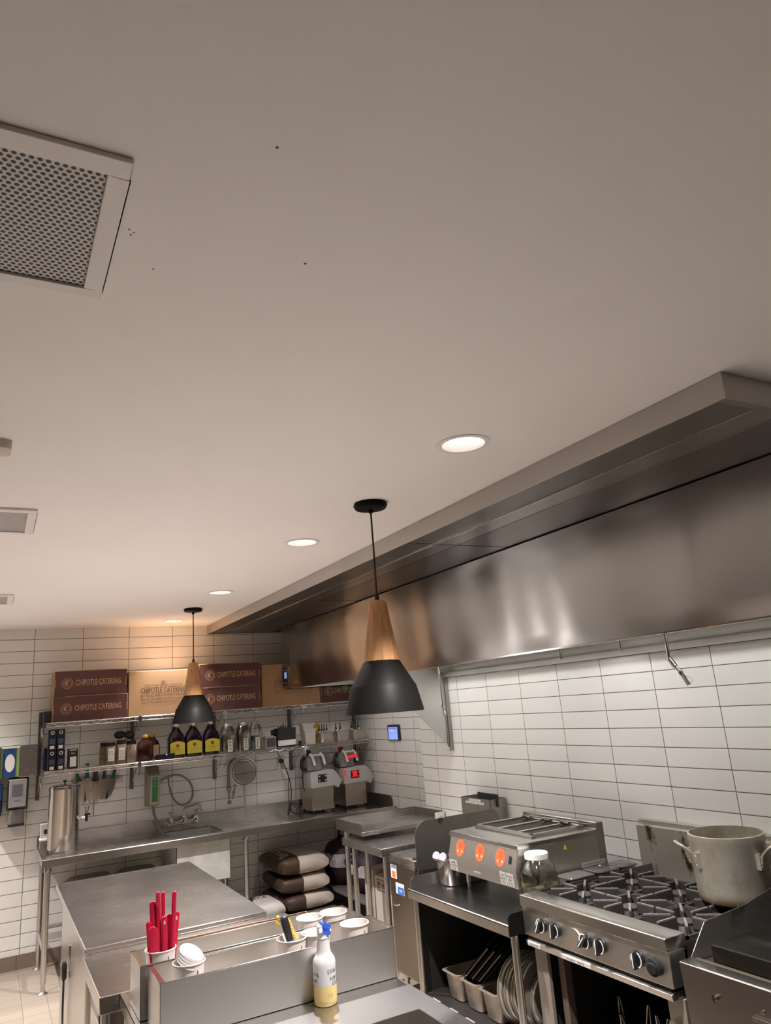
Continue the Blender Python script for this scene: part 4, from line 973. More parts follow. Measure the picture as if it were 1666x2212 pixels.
# outlet, cords
t = thing('wall_outlet', 'steel wall outlet with a black plug left of the dicing machines', 'outlet', (2.605, 7.31, 1.37))
box(2.575, 2.645, 7.305, YB-0.001, 1.315, 1.432).build('plate', ss_top, t, bevel=0.002)
box(2.595, 2.63, 7.27, 7.3045, 1.375, 1.415).build('plug', black_pl, t, bevel=0.004)
t = tag(MB().tube([(2.555, 7.24, 1.535), (2.57, 7.26, 1.46), (2.612, 7.26, 1.39), (2.66, 7.26, 1.28), (2.69, 7.24, 1.15), (2.665, 7.2, 1.0), (2.60, 7.1, 0.915), (2.57, 7.05, 0.905), (2.60, 7.1, 0.97), (2.68, 7.18, 1.01), (2.74, 7.15, 0.96), (2.72, 7.1, 0.905)], 0.0042, 8, smooth=2).build('power_cord', black_soft), 'black cord running from the shelf past the wall outlet to the counter', 'cord')
t = tag(MB().tube([(2.618, 7.268, 1.385), (2.67, 7.25, 1.26), (2.655, 7.22, 1.12), (2.62, 7.15, 0.95), (2.66, 7.08, 0.905), (2.70, 7.1, 0.93), (2.67, 7.15, 1.0), (2.62, 7.12, 0.98), (2.63, 7.06, 0.905), (2.80, 7.1, 0.905)], 0.0042, 8, smooth=2).build('power_cord', black_soft), 'black looped cord plugged into the wall outlet and coiled on the counter', 'cord')
# vegetable dicing machines
def dicer(dx, lab, red):
    t = thing('dicing_machine', lab, 'dicing machine', (2.91+dx, 7.05, KZ), 'dicing machines on the counter')
    X = lambda v: v+dx
    yf = 6.955
    box(X(2.795), X(3.026), yf+0.004, 7.24, 0.925, 1.14).build('motor_base', steel('bronze_tinted_steel', (0.50, 0.44, 0.37), 0.30, blotch=0.05) if 'bronze_tinted_steel' not in MATS else MATS['bronze_tinted_steel'], t, bevel=0.006, seg=3)
    m = MB()
    for x in (2.81, 3.01):
        for y in (6.975, 7.22): m.lathe(X(x), y, [(0.012, KZ+0.001), (0.012, 0.9255)], 12)
    m.build('feet', black_pl, t)
    sh = MB().prism([(X(2.787), 1.130), (X(3.028), 1.136), (X(3.078), 1.106), (X(3.124), 1.172), (X(3.060), 1.262), (X(3.018), 1.290), (X(2.80), 1.280), (X(2.787), 1.262)], 'y', yf, 7.17)
    sh.build('shroud', mat('pale_grey_shell', (0.50, 0.48, 0.47), 0.3), t, bevel=0.006, seg=3)
    pm = mat('red_panel', (0.55, 0.015, 0.02), 0.35, emit=(1.0, 0.02, 0.02), es=0.25) if red else black_pl
    p = box(X(2.862), X(2.955), yf-0.003, yf-0.0003, 1.178, 1.252).build('control_panel', pm if not red else black_pl, t, bevel=0.002)
    if red: box(X(2.885), X(2.93), yf-0.0045, yf-0.0032, 1.19, 1.248).build('red_plate', pm, p)
    m = MB()
    for bx in (2.878, 2.942):
        for bz in (1.195, 1.235): m.box(X(bx)-0.006, X(bx)+0.006, yf-0.0048, yf-0.0032, bz-0.006, bz+0.006)
    m.build('buttons', pm if red else label_m, p)
    hd = MB().loft(X(2.87), 7.09, [(1.292, 0.085, 0.075, 0.05), (1.34, 0.082, 0.072, 0.05), (1.41, 0.075, 0.07, 0.05), (1.44, 0.05, 0.05, 0.045)], n=6)
    hd.build('feed_head', mat('grey_feed_head', (0.26, 0.25, 0.245), 0.3), t)
    for hx in (2.815, 2.925):
        MB().tube([(X(hx), 7.02, 1.445), (X(hx)+0.01, 6.985, 1.43), (X(hx)+0.03, 6.975, 1.34)], 0.012, 10, smooth=2).build('head_strap', white_pl, t)
    MB().rod((X(2.825), 6.99, 1.435), (X(2.925), 6.99, 1.435), 0.008, 8).build('head_bar', white_pl, t)
    if red: MB().obox((X(2.895), 6.968, 1.385), (0.058, 0.008, 0.014), Matrix.Rotation(-0.06, 3, 'Y')).build('locking_bar', pm, t, bevel=0.003); MB().obox((X(2.795), 6.95, 1.235), (0.006, 0.01, 0.032), Matrix.Identity(3)).build('side_latch', pm, t, bevel=0.003)
    MB().lathe(X(2.83), 7.10, [(0.026, 1.42), (0.026, 1.475), (0.02, 1.482)], 20).build('pusher', mat('red_pusher', (0.35, 0.02, 0.02), 0.4) if red else mat('dark_green_pusher', (0.02, 0.035, 0.03), 0.4), t)
    MB().tube([(X(2.795), 7.12, 1.42), (X(2.755), 7.10, 1.38), (X(2.745), 7.08, 1.31), (X(2.785), 7.05, 1.298)], 0.018, 10, smooth=2).build('side_arm', black_pl, t)
    MB().tube([(X(2.80), 7.2, 1.28), (X(2.76), 7.1, 1.20), (X(2.75), 7.05, 1.12), (X(2.757), 7.04, 1.11)], 0.004, 8, smooth=2).build('cord', black_soft, t)
    return t
dicer(0.0, 'dicing machine with a black button panel beside the looped cords', False)
dicer(0.357, 'dicing machine with a red button panel in the counter corner', True)

# ---------------------------------------------------------------- under the counter: rice sacks, onion nets, bins
def sack(cx, cy, z, hx, hy, h, lab, m_, grp, rot=0.0, sag=0.0):
    t = thing('rice_sack', lab, 'sack', (cx, cy, z), grp)
    N = 28; L = 14; rings = []
    for j in range(L+1):
        v = -1+2*j/L; ring = []
        for i in range(N):
            a = 2*PI*i/N; ca, sa = math.cos(a), math.sin(a)
            px = math.copysign(abs(ca)**0.45, ca); py = math.copysign(abs(sa)**0.50, sa)
            th = 1-abs(v)**8*0.38; pin = 0.97+0.03*(1-abs(v)**3)
            zz = h/2+py*h/2*th
            bulge = 0.06*math.sin(3*v+cx*7)*math.cos(2*a)
            ring.append((px*hx*pin*(1-0.1*(abs(py)**3)), v*hy, zz*(1+bulge*0.5)-sag*abs(v)**2*0.5))
        rings.append(ring)
    mb = MB().loops(rings)
    R = Matrix.Rotation(rot, 3, 'Z')
    for v in mb.bm.verts: p = R @ v.co; v.co = Vector((cx+p.x, cy+p.y, z+p.z))
    o = mb.build('bag', m_, t, ang=70)
    return t
sk1 = split_mat('rice_sack_print', 0, -0.055, (0.055, 0.030, 0.018), (0.50, 0.44, 0.385), 0.5, 0.5)
sk2 = split_mat('rice_sack_print_low', 0, -0.03, (0.050, 0.028, 0.018), (0.48, 0.42, 0.37), 0.5, 0.5)
GS = 'stacked rice sacks under the counter'
sack(2.592, 6.93, 0.153, 0.235, 0.30, 0.140, 'brown and white rice sack at the bottom of the stack of three', sk2, GS, 0.05)
sack(2.585, 6.95, 0.296, 0.235, 0.30, 0.145, 'brown and white rice sack in the middle of the stack of three', sk2, GS, -0.04)
s3 = sack(2.575, 6.96, 0.444, 0.235, 0.31, 0.160, 'brown and white rice sack on top of the stack, its brand lettering facing up', sk1, GS, 0.02)
cream = mat('cream_print', (0.55, 0.48, 0.38), 0.6)
text('RICELAND', (2.425, 6.93, 0.5915), 0.40, None, cream, s3, height=0.085, axes=((-0.03, -1, 0.0), (0.90, 0, 0.38), (-0.38, 0, 0.90)), bold=0.01, thick=0.012)
text('LONG GRAIN\nWHITE RICE', (2.306, 7.08, 0.515), 0.15, '-x', cream, s3, height=0.03)
text('NET WT 50 LBS', (2.306, 6.85, 0.505), 0.14, '-x', cream, s3, height=0.02)
text('', (2.68, 6.80, 0.585), 0.13, '+z', ink, s3, height=0.025, thick=0.008) if 0 else text('PARBOILED RICE', (2.64, 6.83, 0.588), 0.16, '+z', ink, s3, height=0.02, thick=0.008)
sack(2.198, 6.80, 0.155, 0.155, 0.22, 0.13, 'plain white rice sack lying alone in front of the stacked ones', mat('white_sack', (0.46, 0.43, 0.40), 0.55, bmp=0.4, bsc=12), GS, 0.0)
w2 = bpy.data.objects['rice_sack.003'] if 'rice_sack.003' in bpy.data.objects else None
if w2: text('MAHATMA\nRICE', (2.24, 6.78, 0.288), 0.20, '+z', ink, w2, height=0.08, thick=0.012) if 0 else text('RICE', (2.19, 6.85, 0.280), 0.16, '+z', ink, w2, height=0.05, thick=0.012)
t = thing('dunnage_rack', 'low dark storage rack carrying the rice sacks', 'rack', (2.45, 6.9, 0.0))
box(2.04, 2.845, 6.58, 7.23, 0.12, 0.152).build('deck', mat('dark_rack', (0.10, 0.09, 0.085), 0.5), t, bevel=0.005)
for x in (2.07, 2.82):
    for y in (6.62, 7.19): box(x-0.02, x+0.02, y-0.02, y+0.02, 0, 0.12).build('leg', MATS['dark_rack'], t)
onion = mat('purple_onion_net', (0.016, 0.004, 0.013), 0.6, var=0.5, sc=14, bmp=0.8, bsc=70)
silver_b = mat('silver_net_band', (0.30, 0.29, 0.30), 0.4, var=0.4, sc=10, bmp=0.5, bsc=40)
blue_d = mat('deep_blue_print', (0.012, 0.03, 0.14), 0.5)
t = thing('sheet_rack', 'dark low trolley rack holding the onion nets', 'rack', (3.05, 6.55, 0.0))
box(2.855, 3.36, 6.0, 7.1, 0.255, 0.275).build('tray', MATS['dark_rack'], t, bevel=0.004)
for x in (2.87, 3.34):
    for y in (6.03, 7.07): box(x-0.012, x+0.012, y-0.012, y+0.012, 0, 0.255).build('leg', ss_dark, t)
def net(cx, cy, z, h, lab, sx=0.16, sy=0.22):
    t = thing('onion_net', lab, 'onion net', (cx, cy, z), 'nets of red onions under the tables')
    mb = MB()
    prof = []
    rings = []
    for k in range(13):
        f = k/12; r = math.sin(PI*min(1, f*0.86+0.12))**0.55
        if f > 0.88: r *= 0.45
        rings.append([(cx+sx*r*(1+0.05*math.sin(5*2*PI*i/24+k))*math.cos(2*PI*i/24), cy+sy*r*(1+0.05*math.cos(4*2*PI*i/24+k))*math.sin(2*PI*i/24), z+h*f) for i in range(24)])
    mb.loops(rings); mb.build('net', onion, t, ang=80)
    rb = []
    for f in (0.40, 0.48, 0.58, 0.66):
        r = math.sin(PI*min(1, f*0.86+0.12))**0.55*1.03
        rb.append([(cx+sx*r*(1+0.05*math.sin(5*2*PI*i/24))*math.cos(2*PI*i/24), cy+sy*r*math.sin(2*PI*i/24)*1.02, z+h*f) for i in range(24)])
    MB().loops(rb, False, False).build('printed_band', silver_b, t, ang=80)
    m = MB(); ring_face(m, (cx-0.02, cy-sy*1.04-0.012, z+h*0.52), 0, 0.055, '-y', 24); q = m.build('band_mark', blue_d, t, flat=True)
    text('OCI', (cx-0.02, cy-sy*1.04-0.0125, z+h*0.52), 0.07, '-y', label_m, q, height=0.03)
    MB().tube([(cx, cy, z+h*0.98), (cx-0.02, cy-0.01, z+h*1.08), (cx+0.03, cy, z+h*1.14)], 0.014, 8, smooth=1, jitter=0) if 0 else MB().tube([(cx, cy, z+h*0.97), (cx-0.02, cy-0.01, z+h*1.07), (cx+0.035, cy, z+h*1.14)], 0.014, 8, smooth=1).build('tied_neck', onion, t)
net(3.02, 6.86, 0.277, 0.42, 'dark net of red onions with a blue printed band, rear one on the rack')
net(3.07, 6.36, 0.277, 0.36, 'dark net of red onions standing behind the table legs, front one on the rack', 0.17, 0.2)
# tubs under the drainboard
tubm = mat('brown_translucent_tub', (0.10, 0.075, 0.055), 0.35)
for i, (x, w_) in enumerate(((0.80, 0.19), (1.19, 0.165))):
    t = thing('storage_bin', 'brown lidded storage bin under the drainboard, ' + ('nearer the table leg' if i == 0 else 'nearer the sink bowl'), 'storage bin', (x, 7.0, 0), 'storage bins under the drainboard')
    MB().loft(x, 7.0, [(0.001, w_*0.85, 0.17, 0.04), (0.60, w_, 0.2, 0.04)]).build('bin', tubm, t)
    MB().loft(x, 7.0, [(0.60, w_+0.01, 0.21, 0.045), (0.625, w_+0.01, 0.21, 0.045), (0.67, w_*0.8, 0.16, 0.06)]).build('lid', mat('dark_bin_lid', (0.13, 0.10, 0.08), 0.3), t)
# ---------------------------------------------------------------- tables between counter and fryer
def legs(t, pts, z1, r=0.020, foot=True, m_=None):
    for x, y in pts:
        l = MB().rod((x, y, 0.06 if foot else 0), (x, y, z1), r, 16).build('leg', m_ or ss_tube, t)
        if foot: MB().lathe(x, y, [(r*1.5, 0.0), (r*1.5, 0.006), (r*0.8, 0.02), (r*0.8, 0.065)], 16).build('foot', ss_tube, l)
t = thing('corner_table', 'stainless table with a raised three-sided splash in the corner before the wall display', 'steel table', (2.95, 5.68, 0))
box(2.578, 3.345, 5.428, 5.925, 0.902, 0.930).build('tabletop', ss_top, t, bevel=0.002)
def splash(a, b, z0, z1, c0, c1, flip=False):
    r = 0.035; P = [(a, z0), (b, z0), (b, z1)]
    return P
m = MB().prism([(5.428, 0.930), (5.425, 0.965), (5.432, 0.978), (5.445, 0.985), (5.925, 0.985), (5.925, 0.930)], 'x', 2.578, 2.584)
m.build('side_splash', ss_dark, t)
box(2.578, 3.345, 5.918, 5.924, 0.930, 0.985).build('back_splash', ss_top, t)
MB().prism([(5.428, 0.930), (5.425, 0.965), (5.432, 0.978), (5.445, 0.985), (5.925, 0.985), (5.925, 0.930)], 'x', 3.339, 3.345).build('side_splash', ss_dark, t)
legs(t, ((2.60, 5.765), (3.32, 5.765)), 0.90)
t = thing('prep_table', 'lower stainless prep table in front of the corner table, beside the fryer', 'steel table', (2.95, 5.38, 0))
box(2.535, 3.345, 5.035, 5.72, 0.812, 0.868).build('tabletop', ss_top, t, bevel=0.003)
legs(t, ((2.575, 5.58), (2.585, 5.075), (3.32, 5.075), (3.32, 5.68), (2.585, 5.365)), 0.81)
carton_w = mat('white_cardboard', (0.42, 0.38, 0.34), 0.7)
t = thing('white_carton', 'tall pale carton with black edge printing standing under the prep table, rear one', 'carton', (2.9, 5.6, 0), 'pale cartons under the prep table')
box(2.70, 3.0, 5.53, 5.69, 0.0, 0.628).build('carton', carton_w, t, bevel=0.002)
text('FRESH PRODUCE', (2.6998, 5.61, 0.45), 0.30, '-x', ink, t, height=0.04, axes=((0, 0, 1), (0, 1, 0), (-1, 0, 0)))
t = thing('white_carton', 'pale carton with a black arrow mark standing under the prep table, front one', 'carton', (2.9, 5.4, 0), 'pale cartons under the prep table')
box(2.70, 3.0, 5.22, 5.51, 0.0, 0.600).build('carton', carton_w, t, bevel=0.002)
m = MB(); 
for q in ((5.33, 5.47, 0.575, 0.58), (5.33, 5.47, 0.50, 0.505), (5.33, 5.335, 0.50, 0.58), (5.465, 5.47, 0.50, 0.58)): m.box(2.6985, 2.6998, *q)
m.prism([(5.43, 0.515), (5.43, 0.545), (5.415, 0.545), (5.44, 0.57), (5.46, 0.545), (5.445, 0.545), (5.445, 0.515)], 'x', 2.6985, 2.6998)
m.build('arrow_print', ink, t)
text('THIS', (2.6985, 5.375, 0.54), 0.06, '-x', ink, t, height=0.04)
# fryer
t = thing('deep_fryer', 'narrow stainless deep fryer between the prep table and the open stand', 'deep fryer', (2.9, 4.75, 0))
FX = 2.545
MB().box(FX+0.02, 3.34, 4.572, 4.945, 0.10, 0.80).build('cabinet', ss_dark, t)
MB().loft((FX+3.16)/2, 4.758, [(0.80, (3.16-FX)/2, 0.1865, 0.012), (0.846, (3.16-FX)/2, 0.1865, 0.02), (0.852, (3.16-FX)/2-0.006, 0.181, 0.02)]).build('fry_tank_top', ss_top, t)
door = box(FX, FX+0.018, 4.578, 4.940, 0.12, 0.795).build('door', steel('bronze_door_steel', (0.27, 0.225, 0.185), 0.34, blotch=0.12), t, bevel=0.003)
MB().tube([(FX-0.001, 4.90, 0.545), (FX-0.02, 4.89, 0.54), (FX-0.02, 4.83, 0.54), (FX-0.001, 4.82, 0.545)], 0.006, 8, smooth=1).build('handle', chrome, door)
s_ = box(FX-0.0014, FX-0.0004, 4.838, 4.922, 0.700, 0.785).build('warning_sticker', paper, door)
box(FX-0.0020, FX-0.0015, 4.845, 4.915, 0.765, 0.783).build('blue_band', mat('blue_band_print', (0.03, 0.08, 0.35), 0.5), s_)
box(FX-0.0020, FX-0.0015, 4.855, 4.905, 0.706, 0.745).build('orange_field', mat('orange_field_print', (0.75, 0.20, 0.06), 0.5), s_)
text('Pitco', (FX-0.0021, 4.88, 0.774), 0.055, '-x', paper, s_, height=0.011)
s_ = box(FX-0.0014, FX-0.0004, 4.745, 4.862, 0.608, 0.678).build('notice_sticker', paper, door)
box(FX-0.0020, FX-0.0015, 4.748, 4.835, 0.610, 0.655).build('blue_field', mat('bright_blue_field', (0.02, 0.15, 0.65), 0.5), s_)
text('NSF', (FX-0.0021, 4.79, 0.632), 0.045, '-x', paper, s_, height=0.018)
legs(t, ((2.6, 4.62), (2.6, 4.90), (3.28, 4.62), (3.28, 4.90)), 0.11, 0.022)
fl = MB().box(3.20, 3.203, 4.565, 4.94, 0.80, 1.152).box(3.20, 3.345, 4.565, 4.568, 0.80, 1.152).box(3.20, 3.345, 4.937, 4.94, 0.80, 1.152).box(3.342, 3.345, 4.568, 4.937, 0.80, 1.152)
fl.build('flue_box', burnt_mat('greasy_steel', (0.40, 0.39, 0.36), (0.20, 0.19, 0.10), 0.4, 0.5, 0.68, 4, (1, 1, 0.3)), t)
MB().prism([(4.545, 1.10), (4.545, 1.18), (4.55, 1.185), (4.795, 1.187), (4.795, 1.10)], 'x', 3.255, 3.262).build('flue_lid', black_soft, t)
for z, a, b, s in ((1.138, 4.683, 4.834, 'CAUTION HOT'), (1.120, 4.645, 4.877, 'DO NOT PLACE BASKETS ON TOP OF FLUE')):
    q = box(3.1985, 3.1997, a, b, z-0.007, z+0.007).build('flue_label', label_m, t); text(s, (3.1984, (a+b)/2, z), (b-a)*0.9, '-x', ink, q, height=0.006)
# splash guard
def rounded_panel(x0, x1, z0, z1, r0, r1, y0, y1):
    P = [(x0, z0), (x1, z0)]
    for i in range(9): a = PI/2*i/8; P.append((x1-r1+r1*math.cos(a), z1-r1+r1*math.sin(a)))
    for i in range(9): a = PI/2+PI/2*i/8; P.append((x0+r0+r0*math.cos(a), z1-r0+r0*math.sin(a)))
    return MB().prism(P, 'y', y0, y1)
t = thing('splash_guard', 'upright dull steel splash guard with rounded corners beside the fryer', 'splash guard', (2.87, 4.5, 0.8))
rounded_panel(2.522, 3.222, 0.803, 1.104, 0.10, 0.07, 4.498, 4.502).build('panel', burnt_mat('shield_steel', (0.30, 0.29, 0.265), (0.22, 0.20, 0.17), 0.40, 0.4, 0.7, 2, (1, 1, 1)), t)
MB().box(2.53, 2.56, 4.503, 4.569, 0.86, 0.80 if 0 else 0.875).box(2.53, 2.56, 4.503, 4.508, 0.80, 0.875).box(2.52, 2.55, 4.49, 4.51, 0.74, 0.80).build('bracket', black_soft, t)
t = thing('clip_tag', 'white card tag in a black binder clip on top of the splash guard', 'tag', (2.72, 4.49, 1.08), None)
MB().obox((2.725, 4.4935, 1.122), (0.037, 0.0012, 0.019), Matrix.Rotation(-0.02, 3, 'Y')).build('card', paper, t)
text('HOT', (2.735, 4.492, 1.110), 0.025, '-y', ink, t, height=0.010)
MB().prism([(4.490, 1.078), (4.510, 1.078), (4.502, 1.106), (4.498, 1.106)], 'x', 2.712, 2.745).tube([(2.717, 4.489, 1.105), (2.717, 4.487, 1.07), (2.725, 4.487, 1.062)], 0.0015, 6).build('binder_clip', black_pl, t)

# open stand beside the range
t = thing('equipment_stand', 'open stainless stand with a lower shelf between the fryer and the range', 'equipment stand', (2.8, 3.7, 0))
TZ_ = 0.785
box(2.283, 3.34, 3.205, 4.215, 0.782, TZ_).build('tabletop', steel('stand_top_steel', (0.36, 0.36, 0.36), 0.24, grain=(14, 160, 60), gb=0, gcol=0.1, blotch=0.12), t)
MB().prism([(2.283, 0.738), (2.283, 0.787), (2.290, 0.790), (2.300, 0.7855), (2.300, 0.780), (2.288, 0.780), (2.288, 0.738)], 'y', 3.205, 4.215).build('front_rim', ss, t)
MB().prism([(2.30, 0.785), (3.34, 0.785), (3.34, 0.850), (2.345, 0.850), (2.325, 0.846), (2.308, 0.83)], 'y', 4.212, 4.216).build('side_splash', ss_dark, t)
MB().prism([(2.275, 0.745), (2.40, 0.745), (2.40, 0.845), (2.30, 0.845), (2.283, 0.838), (2.275, 0.82)], 'y', 3.196, 3.203).build('end_plate', black_metal, t)
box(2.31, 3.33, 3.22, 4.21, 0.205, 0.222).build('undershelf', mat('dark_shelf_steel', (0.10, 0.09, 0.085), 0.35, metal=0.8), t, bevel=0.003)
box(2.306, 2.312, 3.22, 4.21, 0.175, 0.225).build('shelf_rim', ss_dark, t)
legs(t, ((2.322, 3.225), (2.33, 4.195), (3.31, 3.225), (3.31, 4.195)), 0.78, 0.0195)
box(2.35, 3.33, 4.217, 4.222, 0.05, 0.735).build('side_panel', mat('dark_side_panel', (0.055, 0.055, 0.05), 0.4, metal=0.5), t)  # dark sheets added at side and back for the shade under the stand
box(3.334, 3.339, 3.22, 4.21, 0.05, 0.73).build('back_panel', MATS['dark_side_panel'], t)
for i, y in enumerate((4.07, 3.89, 3.73)): tag(box(2.3045, 2.3055, y-0.045, y+0.045, 0.214, 0.226).build('shelf_label', label_m, None) if 0 else box(2.345-0.02, 2.345+0.0, y-0.04, y+0.04, 0.2222, 0.2230).build('shelf_label', mat('grey_strip', (0.30, 0.28, 0.26), 0.6)), 'small white strip label on the stand undershelf below the %s deep pan' % ['farthest', 'middle', 'nearest'][i], 'label')
def deep_pan(y, hw, lab):
    t = thing('deep_pan', lab, 'steel pan', (2.55, y, 0.222), 'deep steel pans on the stand undershelf')
    MB().loft(2.57, y, [(0.2235, 0.14, hw-0.018, 0.03), (0.232, 0.148, hw-0.014, 0.035), (0.362, 0.165, hw-0.003, 0.035), (0.362, 0.178, hw+0.004, 0.02), (0.366, 0.178, hw+0.004, 0.02), (0.366, 0.162, hw-0.006, 0.03), (0.235, 0.144, hw-0.018, 0.03)]).build('pan', mat('tarnished_pan_steel', (0.46, 0.40, 0.33), 0.36, metal=0.7, var=0.12) if 'tarnished_pan_steel' not in MATS else MATS['tarnished_pan_steel'], t)
    return t
deep_pan(4.00, 0.080, 'deep steel pan farthest left on the stand undershelf')
deep_pan(3.815, 0.080, 'deep steel pan in the middle, lid handles leaning over it')
deep_pan(3.635, 0.080, 'deep steel pan nearest the upright round lids')
for i in range(4):
    y = 3.95-0.045*i; z = 0.40-0.0*i
    t = thing('pan_lid', ['first', 'second', 'third', 'fourth'][i]+' flat lid leaning in the middle pan, counted from the fryer', 'pan lid', (2.5, y, 0.36), 'flat lids leaning in the deep pans')
    M = Matrix.Rotation(-0.55, 3, 'Y')
    MB().obox((2.56+0.01*i, y-0.07, 0.40-0.006*i), (0.13, 0.003, 0.06), M).build('plate', mat('blackened_plate', (0.06, 0.055, 0.05), 0.4, metal=0.7), t, bevel=0.002)
    if i < 3: MB().tube([(2.43+0.012*i, y-0.075, 0.372-0.005*i), (2.59+0.012*i, y-0.080, 0.478-0.008*i)], 0.0055, 8).build('rim_edge', MATS['tarnished_pan_steel'], t)
for i in range(5):
    y = 3.50-0.034*i; r = 0.170 if i != 4 else 0.14
    t = thing('pot_cover', ['first', 'second', 'third', 'fourth', 'fifth'][i]+' round lid standing on edge under the stand, counted from the deep pans', 'pot lid', (2.55, y, 0.222), 'round pot lids standing on edge')
    M = Matrix.Translation((2.545+0.018*i, y, 0.2235+r)) @ Matrix.Rotation(PI/2, 4, 'X')
    MB().lathe(0, 0, [(0.001, 0.010), (r*0.6, 0.010), (r*0.90, 0.004), (r*0.93, -0.004), (r, -0.004), (r, 0.0), (r*0.94, 0.001), (r*0.90, 0.010), (r*0.6, 0.016), (0.001, 0.016)], 48, M=M).build('lid', mat('aged_lid_steel', (0.45, 0.41, 0.35), 0.34, metal=0.6, var=0.10) if 'aged_lid_steel' not in MATS else MATS['aged_lid_steel'], t)
    x0 = 2.545+0.018*i; zc = 0.2235+r
    MB().tube([(x0-0.03, y-0.016, zc+0.07), (x0-0.03, y-0.034, zc+0.06), (x0-0.03, y-0.034, zc-0.05), (x0-0.03, y-0.016, zc-0.06)], 0.005, 8, smooth=1).build('handle', chrome_wire, t)
t = thing('dark_stock_tub', 'dark tub standing behind the round lids under the stand', 'tub', (2.98, 3.38, 0.222))
MB().lathe(2.98, 3.38, [(0.12, 0.2235), (0.13, 0.23), (0.13, 0.50), (0.138, 0.50), (0.138, 0.515), (0.1, 0.525)], 32).build('tub', black_metal, t)
# two utensils with round white ends in a steel inset pan
t = thing('utensil_pan', 'deep steel inset pan left of the counter steamer on the stand', 'steel pan', (2.62, 4.10, TZ_))
MB().loft(2.635, 4.115, [(TZ_+0.001, 0.145, 0.060, 0.04), (TZ_+0.012, 0.155, 0.068, 0.045), (TZ_+0.145, 0.165, 0.078, 0.045), (TZ_+0.147, 0.178, 0.090, 0.03), (TZ_+0.152, 0.178, 0.090, 0.03), (TZ_+0.151, 0.162, 0.075, 0.045), (TZ_+0.014, 0.152, 0.065, 0.04)], n=6).build('pan', steel('pan_steel', (0.55, 0.52, 0.48), 0.24), t)
for i, (x, y) in enumerate(((2.475, 4.165), (2.485, 4.105))):
    t = thing('paper_spoon_cup', ['left', 'right'][i]+' small white round utensil end leaning on the rim of the utensil pan', 'utensil', (x, y, 0.94), 'white utensil ends in the pan')
    M = Matrix.Translation((x, y, 0.948)) @ Matrix.Rotation(-1.15, 4, 'Y') @ Matrix.Rotation(0.5, 4, 'X')
    MB().lathe(0, 0, [(0.024, 0.004), (0.026, 0.0), (0.022, -0.003), (0.018, -0.010), (0.002, -0.012)], 24, M=M).build('round_end', mat('lilac_white', (0.42, 0.38, 0.42), 0.4), t)
    MB().rod((x+0.01, y, 0.945), (x+0.12, y, 0.86), 0.004, 8).build('handle', grey_pl, t)

# counter steamer with three round orange controls
t = thing('steamer_unit', 'stainless countertop steamer with three orange oval controls on the stand', 'food warmer', (2.8, 3.68, TZ_))
X0, XB, Ya, Yb_ = 2.50, 3.06, 3.358, 4.012
side = [(2.476, 0.893), (2.470, 0.975), (2.500, 1.078), (2.500, 1.100), (3.10, 1.100), (3.12, 0.905), (3.10, 0.893)]
MB().prism(side, 'y', Ya, Yb_).build('body', ss_bin, t, bevel=0.003)
MB().prism([(2.492, 1.078), (2.492, 1.103), (2.500, 1.106), (3.06, 1.106), (3.06, 1.078)], 'y', Ya-0.004, Yb_+0.004).build('top_lip', ss, t, bevel=0.003)
MB().box(3.06, 3.115, Ya-0.003, Yb_+0.003, 0.95, 1.142).build('backsplash', ss, t, bevel=0.004)
fr = MB()
wx0, wx1, wy0, wy1 = 2.662, 3.045, 3.44, 3.99
for q in ((wx0, wx0+0.028, wy0, wy1), (wx1-0.02, wx1, wy0, wy1), (wx0, wx1, wy0, wy0+0.028), (wx0, wx1, wy1-0.02, wy1)): fr.box(q[0], q[1], q[2], q[3], 1.106, 1.122)
fr.build('well_frame', ss, t, bevel=0.003)
box(wx0+0.028, wx1-0.02, wy0+0.028, wy1-0.02, 1.107, 1.109).build('dark_well', mat('sooty_well', (0.014, 0.012, 0.010), 0.7, var=0.4, sc=25), t)  # flat black plate drawn for the dark depth of the open wells
for y in (3.61, 3.80): box(wx0+0.028, wx1-0.03, y-0.010, y+0.010, 1.110, 1.117).build('well_divider', mat('tan_bar', (0.36, 0.32, 0.27), 0.4, metal=0.4), t, bevel=0.002)
for y in (3.53, 3.70, 3.88): MB().rod((2.985, y-0.035, 1.130), (2.985, y+0.035, 1.134), 0.0085, 10).rod((2.95, y, 1.118), (3.03, y, 1.126), 0.006, 8).build('basket_hook', burnt_mat('scorched_rod', (0.28, 0.25, 0.22), (0.09, 0.07, 0.05), 0.4, 0.4, 0.6, 20) if 'scorched_rod' not in bpy.data.materials else bpy.data.materials['scorched_rod'], t)
